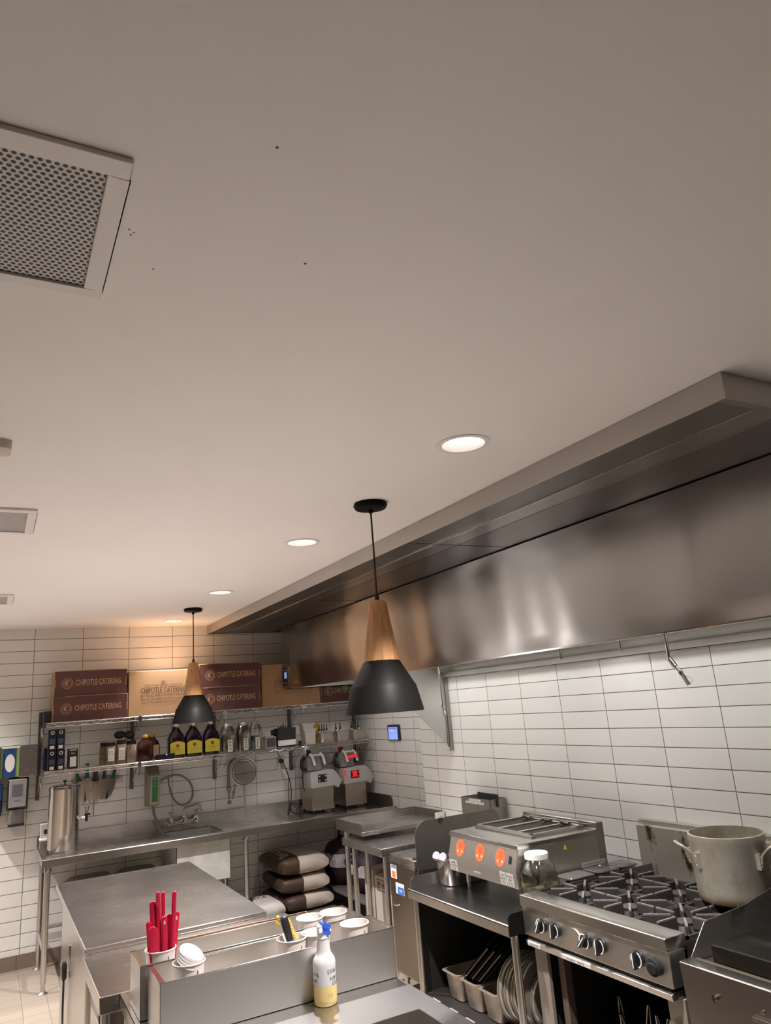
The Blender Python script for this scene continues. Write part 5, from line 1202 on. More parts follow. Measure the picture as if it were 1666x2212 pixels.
# controls on the sloped face
nx = Vector((-(1.078-0.975), 0, (2.500-2.470))).normalized(); ux = Vector((2.500-2.470, 0, 1.078-0.975)).normalized()
org = mat('orange_control', (0.80, 0.12, 0.035), 0.4); org2 = mat('brown_orange_screen', (0.40, 0.09, 0.035), 0.3)
def on_face(y, s): return Vector((2.470, y, 0.975)) + ux*s
for k, y in enumerate((3.895, 3.695, 3.502)):
    c = on_face(y, 0.054)+nx*0.0012; ry, rz = 0.044, 0.046
    mb = MB()
    for i in range(32):
        a, b = 2*PI*i/32, 2*PI*(i+1)/32
        mb.poly([c, c+Vector((0, -ry*math.cos(a), 0))+ux*rz*math.sin(a), c+Vector((0, -ry*math.cos(b), 0))+ux*rz*math.sin(b)])
    o = mb.build('orange_control', org, t, flat=True)
    def patch(cy, cs, hy, hs, m_, nm):
        q = on_face(cy, cs)+nx*0.0019
        MB().poly([tuple(q+Vector((0, sy*hy, 0))+ux*ss_) for sy, ss_ in ((1, -hs), (-1, -hs), (-1, hs), (1, hs))]).id if 0 else None
        mb = MB(); mb.poly([tuple(q+Vector((0, sy*hy, 0))+ux*(s2*hs)) for sy, s2 in ((1, -1), (-1, -1), (-1, 1), (1, 1))]); mb.build(nm, m_, o, flat=True)
    patch(y, 0.070, 0.019, 0.014, org2, 'display')
    for j, (dy, mm_) in enumerate(((0.020, paper), (0.0, org2), (-0.020, paper))): patch(y+dy, 0.036, 0.0045, 0.0055, mm_, 'button')
q = on_face(3.415, 0.052)+nx*0.001
MB().obox(q, (0.004, 0.010, 0.020), Matrix((ux.cross(Vector((0, 1, 0))), Vector((0, 1, 0)), ux)).transposed()).build('power_switch', black_pl, t, bevel=0.003)
for a, b, z0, z1, s in ((3.925, 4.005, 0.898, 0.955, 'WARNING\nHOT SURFACE\nUSE CARE'), (3.694, 3.757, 0.914, 0.925, 'VULCAN'), (3.45, 3.505, 0.900, 0.962, 'CAUTION\nSHOCK RISK\nUNPLUG'), (3.385, 3.445, 0.900, 0.962, 'MODEL\n208 V\n60 HZ')):
    q = box(2.4735, 2.4747 if z1 > 0.95 else 2.4745, a, b, z0, z1); l = q.build('rating_label', mat('grey_rating_label', (0.40, 0.38, 0.35), 0.6), t)
    l.location = (0, 0, 0)
    for v in l.data.vertices: v.co.x = (2.4760-(v.co.z+TZ_-0.893)*0.073 - (0.0006 if v.co.x+2.8 > 2.474 else 0.0016)) - 2.8
    text(s, (2.4712 if z0 < 0.91 else 2.4722, (a+b)/2, (z0+z1)/2), (b-a)*0.8, '-x', ink, t, height=(z1-z0)*0.75, thick=0.0012)
mb = MB(); mb.poly([(2.805, Ya-0.0012, 1.035), (2.835, Ya-0.0012, 1.035), (2.82, Ya-0.0012, 1.064)]); mb.build('warning_triangle', mat('warning_yellow', (0.65, 0.55, 0.02), 0.5), t, flat=True)
l = box(2.92, 3.09, Ya-0.0014, Ya-0.0006, 0.925, 0.950).build('long_label', grey_pl, t); text('DANGER HIGH VOLTAGE INSIDE', (3.005, Ya-0.0016, 0.9375), 0.15, '-y', ink, l, height=0.008)
for x, y in ((2.58, 3.985), (2.58, 3.40), (3.05, 3.40), (3.05, 3.985)):
    MB().rod((x, y, TZ_+0.03), (x, y, 0.894), 0.013, 14).rod((x, y, TZ_+0.0008), (x, y, TZ_+0.03), 0.010, 12).build('foot', ss_tube, t)

# jar of bay leaves with a white lid
t = jar(2.553, 3.276, TZ_+0.0006, 'clear plastic jar of green leaves with a white lid beside the range', None, 0.288, 0.078, herb, 'ORGANO', 0.40, name='leaf_jar', lid=white_pl, lidr=0.062)
l = MB().obox((2.4735, 3.255, TZ_+0.055), (0.0008, 0.022, 0.045), Matrix.Identity(3)).build('label', label_m, t)
text('OREGANO', (2.4725, 3.255, TZ_+0.055), 0.08, '-x', ink, l, height=0.022, axes=((0, 0, 1), (0, 1, 0), (-1, 0, 0)))
# third pans behind the jar
for x0, x1, lab, open_ in ((2.70, 2.885, 'steel pan with a clear glossy cover nearest the jar of leaves', 0), (2.895, 3.06, 'dark covered steel pan with a knob in the row behind the range corner', 1), (3.07, 3.20, 'small steel pan with a slanted cover nearest the tiled wall', 2)):
    t = thing('holding_pan', lab, 'steel pan', ((x0+x1)/2, 3.28, TZ_), 'covered steel pans beside the range')
    cx = (x0+x1)/2; hw = (x1-x0)/2
    steam_pan(cx, 3.275, TZ_+0.001, hw-0.008, 0.062, 0.138).build('pan', MATS['pan_steel'], t)
    z = TZ_+0.1395
    if open_ == 0: MB().loft(cx, 3.275, [(z, hw-0.012, 0.058, 0.012), (z+0.004, hw-0.014, 0.056, 0.012)]).build('cover', mat('clear_film_cover', (0.35, 0.34, 0.32), 0.08, metal=0.7), t)
    else: MB().loft(cx, 3.275, [(z, hw-0.006, 0.064, 0.012), (z+0.004, hw-0.010, 0.06, 0.012)]).build('cover', mat('smoky_cover', (0.075, 0.07, 0.065), 0.12), t)
    if open_ == 1: MB().ball((cx, 3.275, z+0.012), 0.009).build('cover_knob', chrome, t)

# ---------------------------------------------------------------- range
RX, RY0, RY1, RZ = 2.352, 2.285, 3.192, 0.918
t = thing('gas_range', 'six-burner stainless gas range with black knobs under the hood', 'gas range', (2.85, 2.74, 0))
MB().prism([(RX, 0.872), (RX, RZ), (RX+0.005, RZ+0.003), (RX+0.115, RZ+0.003), (RX+0.115, 0.872)], 'y', RY0, RY1).build('front_rail', ss, t, bevel=0.003)
cp = MB().prism([(RX+0.008, 0.745), (RX+0.012, 0.872), (RX+0.10, 0.872), (RX+0.10, 0.745)], 'y', RY0-0.0, RY1).build('control_panel', ss_bin, t, bevel=0.002)
knob_ys = (3.040, 2.944, 2.744, 2.654, 2.444)
for i, y in enumerate(knob_ys):
    z = 0.814; xx = RX+0.0105
    k = MB().rod((xx, y, z), (xx-0.020, y, z), 0.030, 28).build('knob', black_pl, cp, bevel=0.002)
    M = Matrix.Rotation((0.5, 0.1, 0.75, 0.05, 0.0)[i], 3, 'X')
    MB().obox((xx-0.028, y, z), (0.012, 0.009, 0.033), M).build('knob_grip', black_pl, k, bevel=0.003)
    mb = MB(); c = Vector((xx-0.0205, y, z))
    for j in range(28):
        a, b = 2*PI*j/32-2.0, 2*PI*(j+1)/32-2.0
        P = lambda r, a: (c.x-0.0006, c.y-r*math.cos(a), c.z+r*math.sin(a))
        mb.poly([P(0.0255, a), P(0.0305, a), P(0.0305, b), P(0.0255, b)])
    mb.build('knob_ring', label_m, k, flat=True)
    MB().obox((xx-0.0405, y, z), (0.0006, 0.002, 0.028), M).obox((xx-0.036, y-0.0, z-0.0), (0.003, 0.001, 0.001), M).build('pointer_line', label_m, k)
MB().rod((RX+0.0105, 2.355, 0.808), (RX-0.018, 2.355, 0.808), 0.033, 20).rod((RX-0.018, 2.352, 0.808), (RX-0.028, 2.35, 0.806), 0.022, 16).build('bare_valve', dark_void, cp, bevel=0.003)
MB().rod((RX+0.0105, 2.828, 0.800), (RX+0.007, 2.828, 0.800), 0.044, 32).build('round_cover_plate', ss_bin, cp)
# oven front
MB().box(RX+0.06, RX+0.075, RY0+0.03, RY1-0.10, 0.738, 0.752).box(RX+0.02, RX+0.11, RY0+0.02, RY1-0.01, 0.722, 0.744).build('dark_gap', dark_void, t)  # solid black strips put in as the shade of the gap
rl = MB().prism([(RX+0.008, 0.700), (RX+0.005, 0.722), (RX+0.02, 0.728), (RX+0.09, 0.724), (RX+0.09, 0.698)], 'y', RY0+0.012, RY1-0.01).build('oven_rail', ss_bin, t, bevel=0.002)
for a, b, s in ((3.075, 3.165, 'SAUTE'), (2.735, 2.93, 'OVEN  350 F')):
    l = MB().prism([(RX+0.0025, 0.704), (RX+0.0015, 0.720), (RX+0.006, 0.724), (RX+0.006, 0.704)], 'y', a, b).build('rail_label', mat('aged_label', (0.50, 0.46, 0.41), 0.6), rl); text(s, (RX+0.0018, (a+b)/2, 0.712), (b-a)*0.6, '-x', ink, l, height=0.008)
MB().box(RX+0.055, RX+0.075, 3.10, RY1-0.005, 0.02, 0.698).build('front_post', mat('warm_grey_steel', (0.34, 0.30, 0.26), 0.5, metal=0.6), t, bevel=0.002)
MB().box(RX+0.10, RX+0.14, 3.035, 3.075, 0.10, 0.698).build('inner_post', mat('brown_steel', (0.16, 0.12, 0.10), 0.45, metal=0.6), t)
MB().box(RX+0.055, RX+0.075, RY0, 2.372, 0.02, 0.700).build('front_post', MATS['warm_grey_steel'], t, bevel=0.002)
MB().rod((RX+0.055, 2.335, 0.60), (RX+0.03, 2.335, 0.60), 0.022, 20).build('round_latch', chrome, t)
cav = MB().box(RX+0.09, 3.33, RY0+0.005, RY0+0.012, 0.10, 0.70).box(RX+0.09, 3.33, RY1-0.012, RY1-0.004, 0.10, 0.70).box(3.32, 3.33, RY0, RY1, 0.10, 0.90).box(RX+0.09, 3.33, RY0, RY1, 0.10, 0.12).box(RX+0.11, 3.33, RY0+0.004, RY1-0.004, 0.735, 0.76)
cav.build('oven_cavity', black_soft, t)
MB().box(RX+0.1, RX+0.16, RY0+0.02, RY0+0.07, 0, 0.1).box(RX+0.1, RX+0.16, RY1-0.07, RY1-0.02, 0, 0.1).box(3.2, 3.26, RY0+0.02, RY0+0.07, 0, 0.1).box(3.2, 3.26, RY1-0.07, RY1-0.02, 0, 0.1).build('short_legs', ss_tube, t)
box(RX+0.115, 3.275, RY0+0.004, RY1-0.002, 0.855, 0.860).build('drip_deck', mat('sooty_deck', (0.05, 0.046, 0.043), 0.45, metal=0.6), t)
box(RX+0.115, 3.28, RY1-0.004, RY1, 0.80, 0.918).build('side_wall', ss_dark, t); box(RX+0.115, 3.28, RY0, RY0+0.004, 0.80, 0.89).build('side_wall', ss_dark, t)
bp = MB().prism([(3.275, 0.86), (3.275, 1.108), (3.29, 1.112), (3.34, 1.112), (3.34, 0.86)], 'y', RY0, RY1+0.07).build('back_guard', burnt_mat('scorched_steel', (0.50, 0.46, 0.40), (0.07, 0.038, 0.02), 0.42, 0.53, 0.60, 5.5, (1, 1, 0.45), metal=0.7), t)
MB().box(3.30, 3.345, RY0, RY1+0.07, 1.112, 1.135).build('guard_cap', ss_bin, bp)
iron = burnt_mat('cast_iron', (0.055, 0.052, 0.050), (0.12, 0.075, 0.055), 0.5, 0.5, 0.75, 12, metal=0.5); iron_top = mat('worn_iron_tip', (0.26, 0.245, 0.23), 0.45, metal=0.6, var=0.1, sc=30)
gy = [RY0+0.152, RY0+0.4565, RY1-0.152]; gx = [2.655, 2.975+0.0]
GZ = 0.925
for ix, bx in enumerate((2.640, 2.965)):
    for iy, by in enumerate(gy):
        g = MB(); tips = MB()
        hx = 0.158; hy = 0.148
        g.box(bx-hx, bx+hx, by-hy, by-hy+0.010, 0.862, GZ-0.022).box(bx-hx, bx+hx, by+hy-0.010, by+hy, 0.862, GZ-0.022).box(bx-hx, bx-hx+0.010, by-hy, by+hy, 0.862, GZ-0.022).box(bx+hx-0.010, bx+hx, by-hy, by+hy, 0.862, GZ-0.022)
        for k in range(8):
            a = k*PI/4; d = Vector((math.cos(a), math.sin(a), 0))
            R1 = min(hx/max(abs(d.x), 1e-3), hy/max(abs(d.y), 1e-3), 0.165); R0 = 0.048
            M = Matrix.Rotation(a, 3, 'Z'); c = Vector((bx, by, 0))
            g.obox(c+d*(R0+R1)/2+Vector((0, 0, GZ-0.024)), ((R1-R0)/2, 0.006, 0.020), M)
            tips.obox(c+d*(R0+R1)/2+Vector((0, 0, GZ-0.002)), ((R1-R0)/2-0.003, 0.0052, 0.003), M)
        o = g.build('burner_grate', iron, t)
        tips.build('worn_top_edges', iron_top, o)
        b = MB().lathe(bx, by, [(0.055, 0.861), (0.05, 0.875), (0.040, 0.888), (0.042, 0.90), (0.030, 0.906), (0.0, 0.907)], 24).build('burner_head', mat('grey_burner', (0.05, 0.048, 0.046), 0.6, metal=0.3), t)

# stock pot
PX, PY, PZ, PR, PH = 2.975, 2.425, GZ+0.0012, 0.160, 0.278
t = thing('stock_pot', 'large worn aluminium stock pot standing on the right rear burners', 'stock pot', (PX, PY, PZ))
potm = burnt_mat('worn_pot_aluminium', (0.56, 0.53, 0.46), (0.34, 0.30, 0.22), 0.40, 0.38, 0.66, 5.0, (1, 1, 0.7), metal=0.62)
nt = potm.node_tree; bs = nt.nodes['Principled BSDF']; lnk = bs.inputs['Base Color'].links[0]; src = lnk.from_socket
tc = nt.nodes.new('ShaderNodeTexCoord'); sx = nt.nodes.new('ShaderNodeSeparateXYZ'); nt.links.new(tc.outputs['Object'], sx.inputs[0])
f = mth(nt, 'MULTIPLY', mth(nt, 'SUBTRACT', 0.075, mth(nt, 'ADD', sx.outputs[2], mth(nt, 'MULTIPLY', noise(nt, sc=9, detail=4), 0.06))), 26.0)
n2 = nt.nodes.new('ShaderNodeClamp'); nt.links.new(f, n2.inputs[0])
nt.links.new(mixc(nt, mth(nt, 'MULTIPLY', n2.outputs[0], 0.8), src, (0.20, 0.125, 0.045)), bs.inputs['Base Color'])
MB().lathe(PX, PY, [(0.0, PZ), (PR*0.90, PZ), (PR*0.955, PZ+0.008), (PR*0.98, PZ+0.03), (PR, PZ+PH*0.87), (PR+0.003, PZ+PH*0.9), (PR+0.003, PZ+PH-0.002), (PR, PZ+PH), (PR-0.005, PZ+PH), (PR-0.006, PZ+PH*0.9), (PR-0.008, PZ+0.03), (PR*0.9, PZ+0.006), (0.0, PZ+0.005)], 72, False, False).build('pot_body', potm, t)
for sgn, ang in ((1, -1.32), (-1, 2.55)):
    d = Vector((math.cos(ang), math.sin(ang), 0)); q = Vector((-d.y, d.x, 0)); c = Vector((PX, PY, PZ)); s = 0.056
    zt = PH*0.80; 
    pts = [c+d*(PR+0.004)+q*s+Vector((0, 0, zt-0.055)), c+d*(PR+0.008)+q*s+Vector((0, 0, zt-0.02)), c+d*(PR+0.05)+q*(s-0.005)+Vector((0, 0, zt+0.018)), c+d*(PR+0.062)+q*(s-0.02)+Vector((0, 0, zt+0.022)), c+d*(PR+0.062)-q*(s-0.02)+Vector((0, 0, zt+0.022)), c+d*(PR+0.05)-q*(s-0.005)+Vector((0, 0, zt+0.018)), c+d*(PR+0.008)-q*s+Vector((0, 0, zt-0.02)), c+d*(PR+0.004)-q*s+Vector((0, 0, zt-0.055))]
    h = MB().tube(pts, 0.0062, 10, smooth=2).build('pot_handle', potm, t)
    m = MB()
    for e in (1, -1):
        for z in (-0.03, -0.066): m.ball(c+d*(PR*0.962+0.004)+q*e*s+Vector((0, 0, zt+z)), 0.0085)
        m.obox(c+d*(PR*0.955)+q*e*s+Vector((0, 0, zt-0.045)), (0.009, 0.012, 0.032), Matrix.Rotation(ang, 3, 'Z'))
    m.build('rivets', potm, h)
# tongs in the oven cavity
black_w = steel('dark_tong_steel', (0.30, 0.28, 0.27), 0.25)
t = thing('tong_holder', 'dark container standing inside the open oven cavity', 'container', (2.72, 2.80, 0.12))
steam_pan(2.72, 2.80, 0.1205, 0.09, 0.20, 0.15).build('pan', mat('black_pan', (0.03, 0.028, 0.026), 0.4, metal=0.5), t)
for i, (y, a, l_, b) in enumerate(((2.95, 0.10, 0.30, 0.1), (2.90, 0.22, 0.24, -0.1), (2.84, -0.12, 0.31, 0.15), (2.76, -0.30, 0.30, 0.0), (2.68, 0.15, 0.30, -0.1), (2.64, 0.04, 0.29, 0.12))):
    t = thing('tongs', ['tongs standing farthest left in the dark oven cavity', 'short tongs second from the left in the oven cavity', 'tallest tongs near the middle of the oven cavity', 'tongs leaning right in the middle of the oven cavity', 'tongs leaning left near the right oven post', 'tongs closest to the right oven post'][i], 'tongs', (2.70, y, 0.15), 'tongs standing in the oven cavity')
    for sgn in (1, -1):
        base = Vector((2.70, y, 0.15)); top = base+Vector((b*0.15, a*l_, l_)); off = Vector((0, 0.012*sgn, 0))
        MB().tube([base+off*2, base+(top-base)*0.5+off*1.6, top+off*0.6, top+off*0.2+Vector((0, 0, 0.004))], 0.0048, 8, smooth=1).build('arm', black_w, t)

# ---------------------------------------------------------------- griddle
t = thing('griddle', 'stainless griddle with a thick black plate and a slanted side guard at the right', 'griddle', (2.85, 1.8, 0))
GX, GY0, GY1 = 2.372, 1.335, 2.248
MB().prism([(GX, 0.845), (GX+0.004, 0.850), (GX+0.062, 0.850), (GX+0.062, 0.80), (GX+0.006, 0.80)], 'y', GY0, GY1).build('front_ledge', ss, t, bevel=0.002)
fp = MB().prism([(GX+0.004, 0.80), (GX, 0.845), (GX+0.06, 0.845), (GX+0.06, 0.46), (GX+0.022, 0.46)], 'y', GY0, GY1).build('front_panel', steel('brown_tinted_steel', (0.20, 0.175, 0.16), 0.34, blotch=0.06), t)
MB().rod((GX+0.012, 2.105, 0.762), (GX-0.004, 2.105, 0.762), 0.0125, 20).rod((GX-0.004, 2.105, 0.762), (GX-0.0065, 2.105, 0.762), 0.008, 14).build('screw_boss', chrome, fp)
MB().rod((GX+0.012, 1.915, 0.772), (GX-0.001, 1.915, 0.772), 0.006, 14).build('small_hole_plug', ss_dark, fp)
box(GX-0.004, GX+0.02, 1.40, 1.955, 0.735, 0.750).build('panel_lip', ss, fp, bevel=0.001)
MB().prism([(GX+0.06, 0.85), (GX+0.068, 0.85), (2.543, 0.954), (2.79, 0.968), (3.33, 1.06), (3.33, 0.80), (GX+0.06, 0.80)], 'y', GY1-0.003, GY1).build('side_guard', burnt_mat('guard_steel', (0.36, 0.34, 0.31), (0.055, 0.035, 0.025), 0.42, 0.50, 0.66, 3.0, (1, 1, 1)), t)
MB().prism([(GX+0.062, 0.842), (GX+0.10, 0.842), (GX+0.10, 0.83), (GX+0.062, 0.83)], 'y', GY0, GY1-0.004).build('grease_trough', mat('trough_steel', (0.30, 0.27, 0.20), 0.35, metal=0.8), t)
MB().box(2.476, 3.24, GY0+0.02, 2.178, 0.835, 0.902).build('griddle_plate', burnt_mat('griddle_iron', (0.035, 0.033, 0.03), (0.10, 0.10, 0.095), 0.33, 0.45, 0.7, 2.2, (3.0, 0.6, 1)), t, bevel=0.006, seg=3)
MB().box(GX+0.07, 3.33, GY0, GY1-0.01, 0.40, 0.83).build('cabinet', ss_dark, t)
box(3.25, 3.335, GY0, GY1-0.004, 0.83, 1.10).build('back_splash', black_metal, t)
legs(t, ((GX+0.1, GY0+0.05), (GX+0.1, GY1-0.05), (3.28, GY0+0.05), (3.28, GY1-0.05)), 0.42, 0.025)
# ---------------------------------------------------------------- island of steel tables
t = thing('refrigerated_worktop', 'large scratched steel worktop on an undercounter fridge in the middle of the floor', 'worktop fridge', (0.87, 4.75, 0))
MB().box(0.436, 1.30, 3.93, 5.62, 0.868, 0.902).build('worktop', ss_top, t, bevel=0.004, seg=3)
box(0.448, 1.27, 3.99, 5.24, 0.12, 0.866).build('cabinet', ss, t, bevel=0.003)
MB().box(0.441, 0.4475, 4.70, 4.735, 0.62, 0.745).build('door_pull', chrome, t, bevel=0.003)
for x, y in ((0.5, 4.05), (0.5, 5.18), (1.22, 4.05), (1.22, 5.18)): MB().rod((x, y, 0.0), (x, y, 0.12), 0.022, 14).build('leg', ss_tube, t)
t = thing('fridge_cord', 'black cord and plug hanging down the side of the worktop fridge', 'cord', (0.43, 4.8, 0.3))
MB().loft(0.428, 4.80, [(0.56, 0.010, 0.016, 0.006), (0.575, 0.013, 0.028, 0.01), (0.63, 0.013, 0.026, 0.01), (0.645, 0.009, 0.018, 0.006)]).build('plug', black_pl, t)
MB().tube([(0.428, 4.80, 0.57), (0.426, 4.78, 0.50), (0.430, 4.83, 0.40), (0.428, 4.76, 0.28), (0.427, 4.72, 0.15), (0.425, 4.74, 0.012), (0.41, 4.9, 0.008)], 0.0055, 8, smooth=2).build('cord', black_soft, t)
t = thing('side_table', 'steel table between the big worktop and the table with the oil bottle', 'steel table', (0.9, 3.6, 0))
MB().box(0.424, 1.395, 3.312, 3.922, 0.818, 0.880).build('tabletop', ss_top, t, bevel=0.004, seg=3)
legs(t, ((0.455, 3.36), (0.455, 3.88), (1.36, 3.36), (1.36, 3.88)), 0.82, 0.02)
MB().box(0.44, 1.38, 3.345, 3.375, 0.755, 0.817).box(0.452, 0.456, 3.55, 3.86, 0.10, 0.817).build('under_frame', ss_dark, t)
MB().box(0.442, 0.47, 3.40, 3.72, 0.665, 0.74).box(0.47, 0.95, 3.41, 3.71, 0.66, 0.665).build('drawer_rail', ss, t, bevel=0.002)
t = thing('front_table', 'nearest steel table with a sunken rectangular well, carrying the oil bottle', 'steel table', (0.95, 2.6, 0))
TX0, TX1, TY0, TY1 = 0.497, 1.413, 1.30, 3.306
WX0, WX1, WY0, WY1 = 0.80, 1.328, 1.55, 2.430
m = MB()
for q in ((TX0, WX0, TY0, TY1), (WX1, TX1, TY0, TY1), (WX0, WX1, WY1, TY1), (WX0, WX1, TY0, WY0)): m.box(q[0], q[1], q[2], q[3], 0.874, 0.880)
m.build('tabletop', ss_near, t)
m = MB().box(TX0, TX0+0.004, TY0, TY1, 0.83, 0.8795).box(TX1-0.004, TX1, TY0, TY1, 0.83, 0.8795).box(TX0, TX1, TY1-0.004, TY1, 0.83, 0.8795)
m.build('turned_edge', ss, t)
m = MB()
for q in ((WX0, WX0+0.003, WY0, WY1), (WX1-0.003, WX1, WY0, WY1), (WX0, WX1, WY1-0.003, WY1), (WX0, WX1, WY0, WY0+0.003)): m.box(q[0], q[1], q[2], q[3], 0.72, 0.884)
m.box(WX0, WX1, WY0, WY1, 0.716, 0.72)
m.build('sunken_well', ss, t, bevel=0.001)
legs(t, ((TX0+0.03, TY1-0.04), (TX1-0.035, TY1-0.04), (TX0+0.03, TY0+0.04), (TX1-0.035, TY0+0.04)), 0.874, 0.02)
box(TX0+0.02, TX1-0.02, TY0+0.02, TY1-0.02, 0.25, 0.27).build('undershelf', ss_dark, t)

# open steel bins
def bin_(x0, x1, y0, y1, lab, tint):
    t = thing('steel_bin', lab, 'steel bin', ((x0+x1)/2, (y0+y1)/2, 0.8805), 'long open steel bins')
    z0, z1, w_ = 0.881, 1.051, 0.0015
    m = MB().box(x0, x1, y0, y0+w_, z0, z1).box(x0, x1, y1-w_, y1, z0, z1).box(x0, x0+w_, y0, y1, z0, z1).box(x1-w_, x1, y0, y1, z0, z1).box(x0, x1, y0, y1, z0, z0+w_)
    m.build('walls', ss_bin, t)
    r = 0.017
    m = MB().box(x0-0.001, x1+0.001, y0-0.001, y0+0.005, z1-0.002, z1+0.002).box(x0-0.001, x1+0.001, y1-0.010, y1+0.001, z1-0.002, z1+0.002).box(x0-0.001, x0+r, y0, y1, z1-0.002, z1+0.002).box(x1-r, x1+0.001, y0, y1, z1-0.002, z1+0.002)
    m.build('folded_rim', ss, t, bevel=0.0008)
bin_(0.536, 1.408, 2.736, 2.946, 'long open steel bin nearest the oil bottle, holding cups and a lid cup', 0)
bin_(0.513, 1.388, 2.965, 3.172, 'long open steel bin behind the near one, holding the cup of red tools', 0)
cup_m = mat('paper_cup_white', (0.60, 0.55, 0.52), 0.5, var=0.015)
def cup(x, y, lab, z=1.072, r=0.056, h=0.115):
    t = thing('paper_cup', lab, 'paper cup', (x, y, z-h), 'white paper cups in the steel bins')
    MB().lathe(x, y, [(0.0, z-h+0.004), (r*0.76, z-h+0.004), (r*0.77, z-h), (r*0.955, z-0.006), (r, z-0.005), (r+0.001, z-0.002), (r, z), (r*0.95, z), (r*0.935, z-0.008), (r*0.75, z-h+0.006), (0.0, z-h+0.006)], 48, False, False).build('cup', cup_m, t)
    a = -1.15
    m = MB().box(x+r*0.86*math.cos(a)-0.0005, x+r*0.86*math.cos(a)+0.0007, y+r*0.95*math.sin(a)-0.002, y+r*0.9*math.sin(a)+0.006, z-0.045, z-0.022)
    m.build('seam_mark', ink, t)
    return t
CUPS = [(0.601, 3.062, 'white paper cup packed with red plastic tools in the rear bin'), (0.653, 2.838, 'white paper cup holding round clear lids at the left end of the front bin'), (1.030, 2.832, 'white paper cup holding a black and yellow handle, with small printing'), (1.128, 2.832, 'empty white paper cup directly behind the oil bottle neck'), (1.185, 3.035, 'empty white paper cup in the rear bin, left of two'), (1.288, 3.035, 'empty white paper cup in the rear bin, right of two'), (1.288, 2.832, 'empty white paper cup at the right end of the front bin')]
cups = [cup(*c) for c in CUPS]
text('CILANTRO-LIME RICE', (1.018, 2.7813, 1.018), 0.062, '-y', ink, cups[2], height=0.010, thick=0.002); text('6 OZ', (1.022, 2.782, 1.005), 0.012, '-y', ink, cups[2], height=0.006, thick=0.002)
text('MAX', (1.262, 2.784, 1.035), 0.012, '-y', ink, cups[6], height=0.008, thick=0.002)
# red plastic tools
def tool(x, y, tx, top, w_, lab, hole=False, tex=False, th=0.006, rw=None, dy=0.0, wt=None):
    t = thing('plastic_tool', lab, 'plastic tool', (x, y, 0.97), 'red plastic tools in a paper cup')
    z0 = 0.975; wt = wt or w_
    n = 12; P = []
    for z, hw, xx in ((z0, w_*0.9, x), (z0+(top-z0)*0.5, w_, x+(tx-x)*0.5)): P.append((z, hw, xx))
    rings = []
    segs = [(z0, w_*0.85), (z0+(top-z0)*0.4, w_), (top-wt*2.2, wt)] + [(top-wt+wt*math.sin(a), max(wt*math.cos(a), 0.0008)) for a in (0, 0.4, 0.8, 1.15, 1.45)]
    for z, hw in segs:
        f = (z-z0)/(top-z0); cx = x+(tx-x)*f; cy = y+dy*f
        rings.append([(cx+px, cy+py, z) for px, py in rrect(hw, min(th, hw), min(th, hw)*0.95, 3)])
    MB().loops(rings).build('tool_body', red_pl, t)
    if hole:
        cx = x+(tx-x)*0.93; zz = top-0.022
        m = MB(); 
        for i in range(16):
            a, b = 2*PI*i/16, 2*PI*(i+1)/16
            m.poly([(cx, y+dy*0.95-th-0.0007, zz), (cx+0.0035*math.cos(a), y+dy*0.95-th-0.0007, zz+0.008*math.sin(a)), (cx+0.0035*math.cos(b), y+dy*0.95-th-0.0007, zz+0.008*math.sin(b))])
        m.build('hang_hole', mat('pale_hole', (0.55, 0.45, 0.42), 0.5), t, flat=True)
    if tex:
        m = MB()
        for k in range(7): m.ball((tx-0.001, y-th*0.8, top-0.012-0.006*k), 0.0052, (1.2, 0.6, 0.5), 8)
        m.build('grip_ribs', red_pl, t)
tool(0.570, 3.055, 0.556, 1.170, 0.010, 'short red tool leaning left at the cup edge')
tool(0.580, 3.030, 0.566, 1.156, 0.018, 'broad rounded red spatula at the front left of the cup', th=0.004)
tool(0.588, 3.070, 0.573, 1.233, 0.013, 'medium tall broad red handle left of the ribbed one')
tool(0.600, 3.060, 0.590, 1.264, 0.0085, 'tallest red handle with a ribbed grip tip', tex=True)
tool(0.615, 3.075, 0.612, 1.258, 0.0075, 'thin tall red handle in the middle of the cup')
tool(0.616, 3.050, 0.611, 1.180, 0.011, 'red handle with a hanging hole behind the thin tall one', hole=True)
tool(0.634, 3.070, 0.638, 1.178, 0.018, 'broad rounded red spatula right of the middle', th=0.004)
tool(0.638, 3.045, 0.648, 1.259, 0.0085, 'tall red knife-like handle standing at the right')
tool(0.645, 3.080, 0.664, 1.180, 0.012, 'short red handle with a hanging hole leaning right', hole=True)
# round lids in the cup
film = mat('frosted_lid', (0.62, 0.59, 0.57), 0.25, trans=0.35, ior=1.2)
for k in range(4):
    t = thing('round_clear_lid', ['lowest', 'second', 'third', 'topmost'][k]+' frosted round lid of the tilted pile in the left cup', 'lid', (0.66, 2.83, 1.07), 'round clear lids in a paper cup')
    M = Matrix.Translation((0.652+0.003*k, 2.828+0.002*k, 1.070+0.0075*k)) @ Matrix.Rotation(0.38+0.03*k, 4, 'Y') @ Matrix.Rotation(0.38, 4, 'X')
    MB().lathe(0, 0, [(0.045, 0.0), (0.047, 0.002), (0.044, 0.007), (0.041, 0.009), (0.036, 0.005), (0.001, 0.0045), (0.001, 0.003), (0.037, 0.0035), (0.042, 0.0)], 40, M=M).build('lid', film, t)
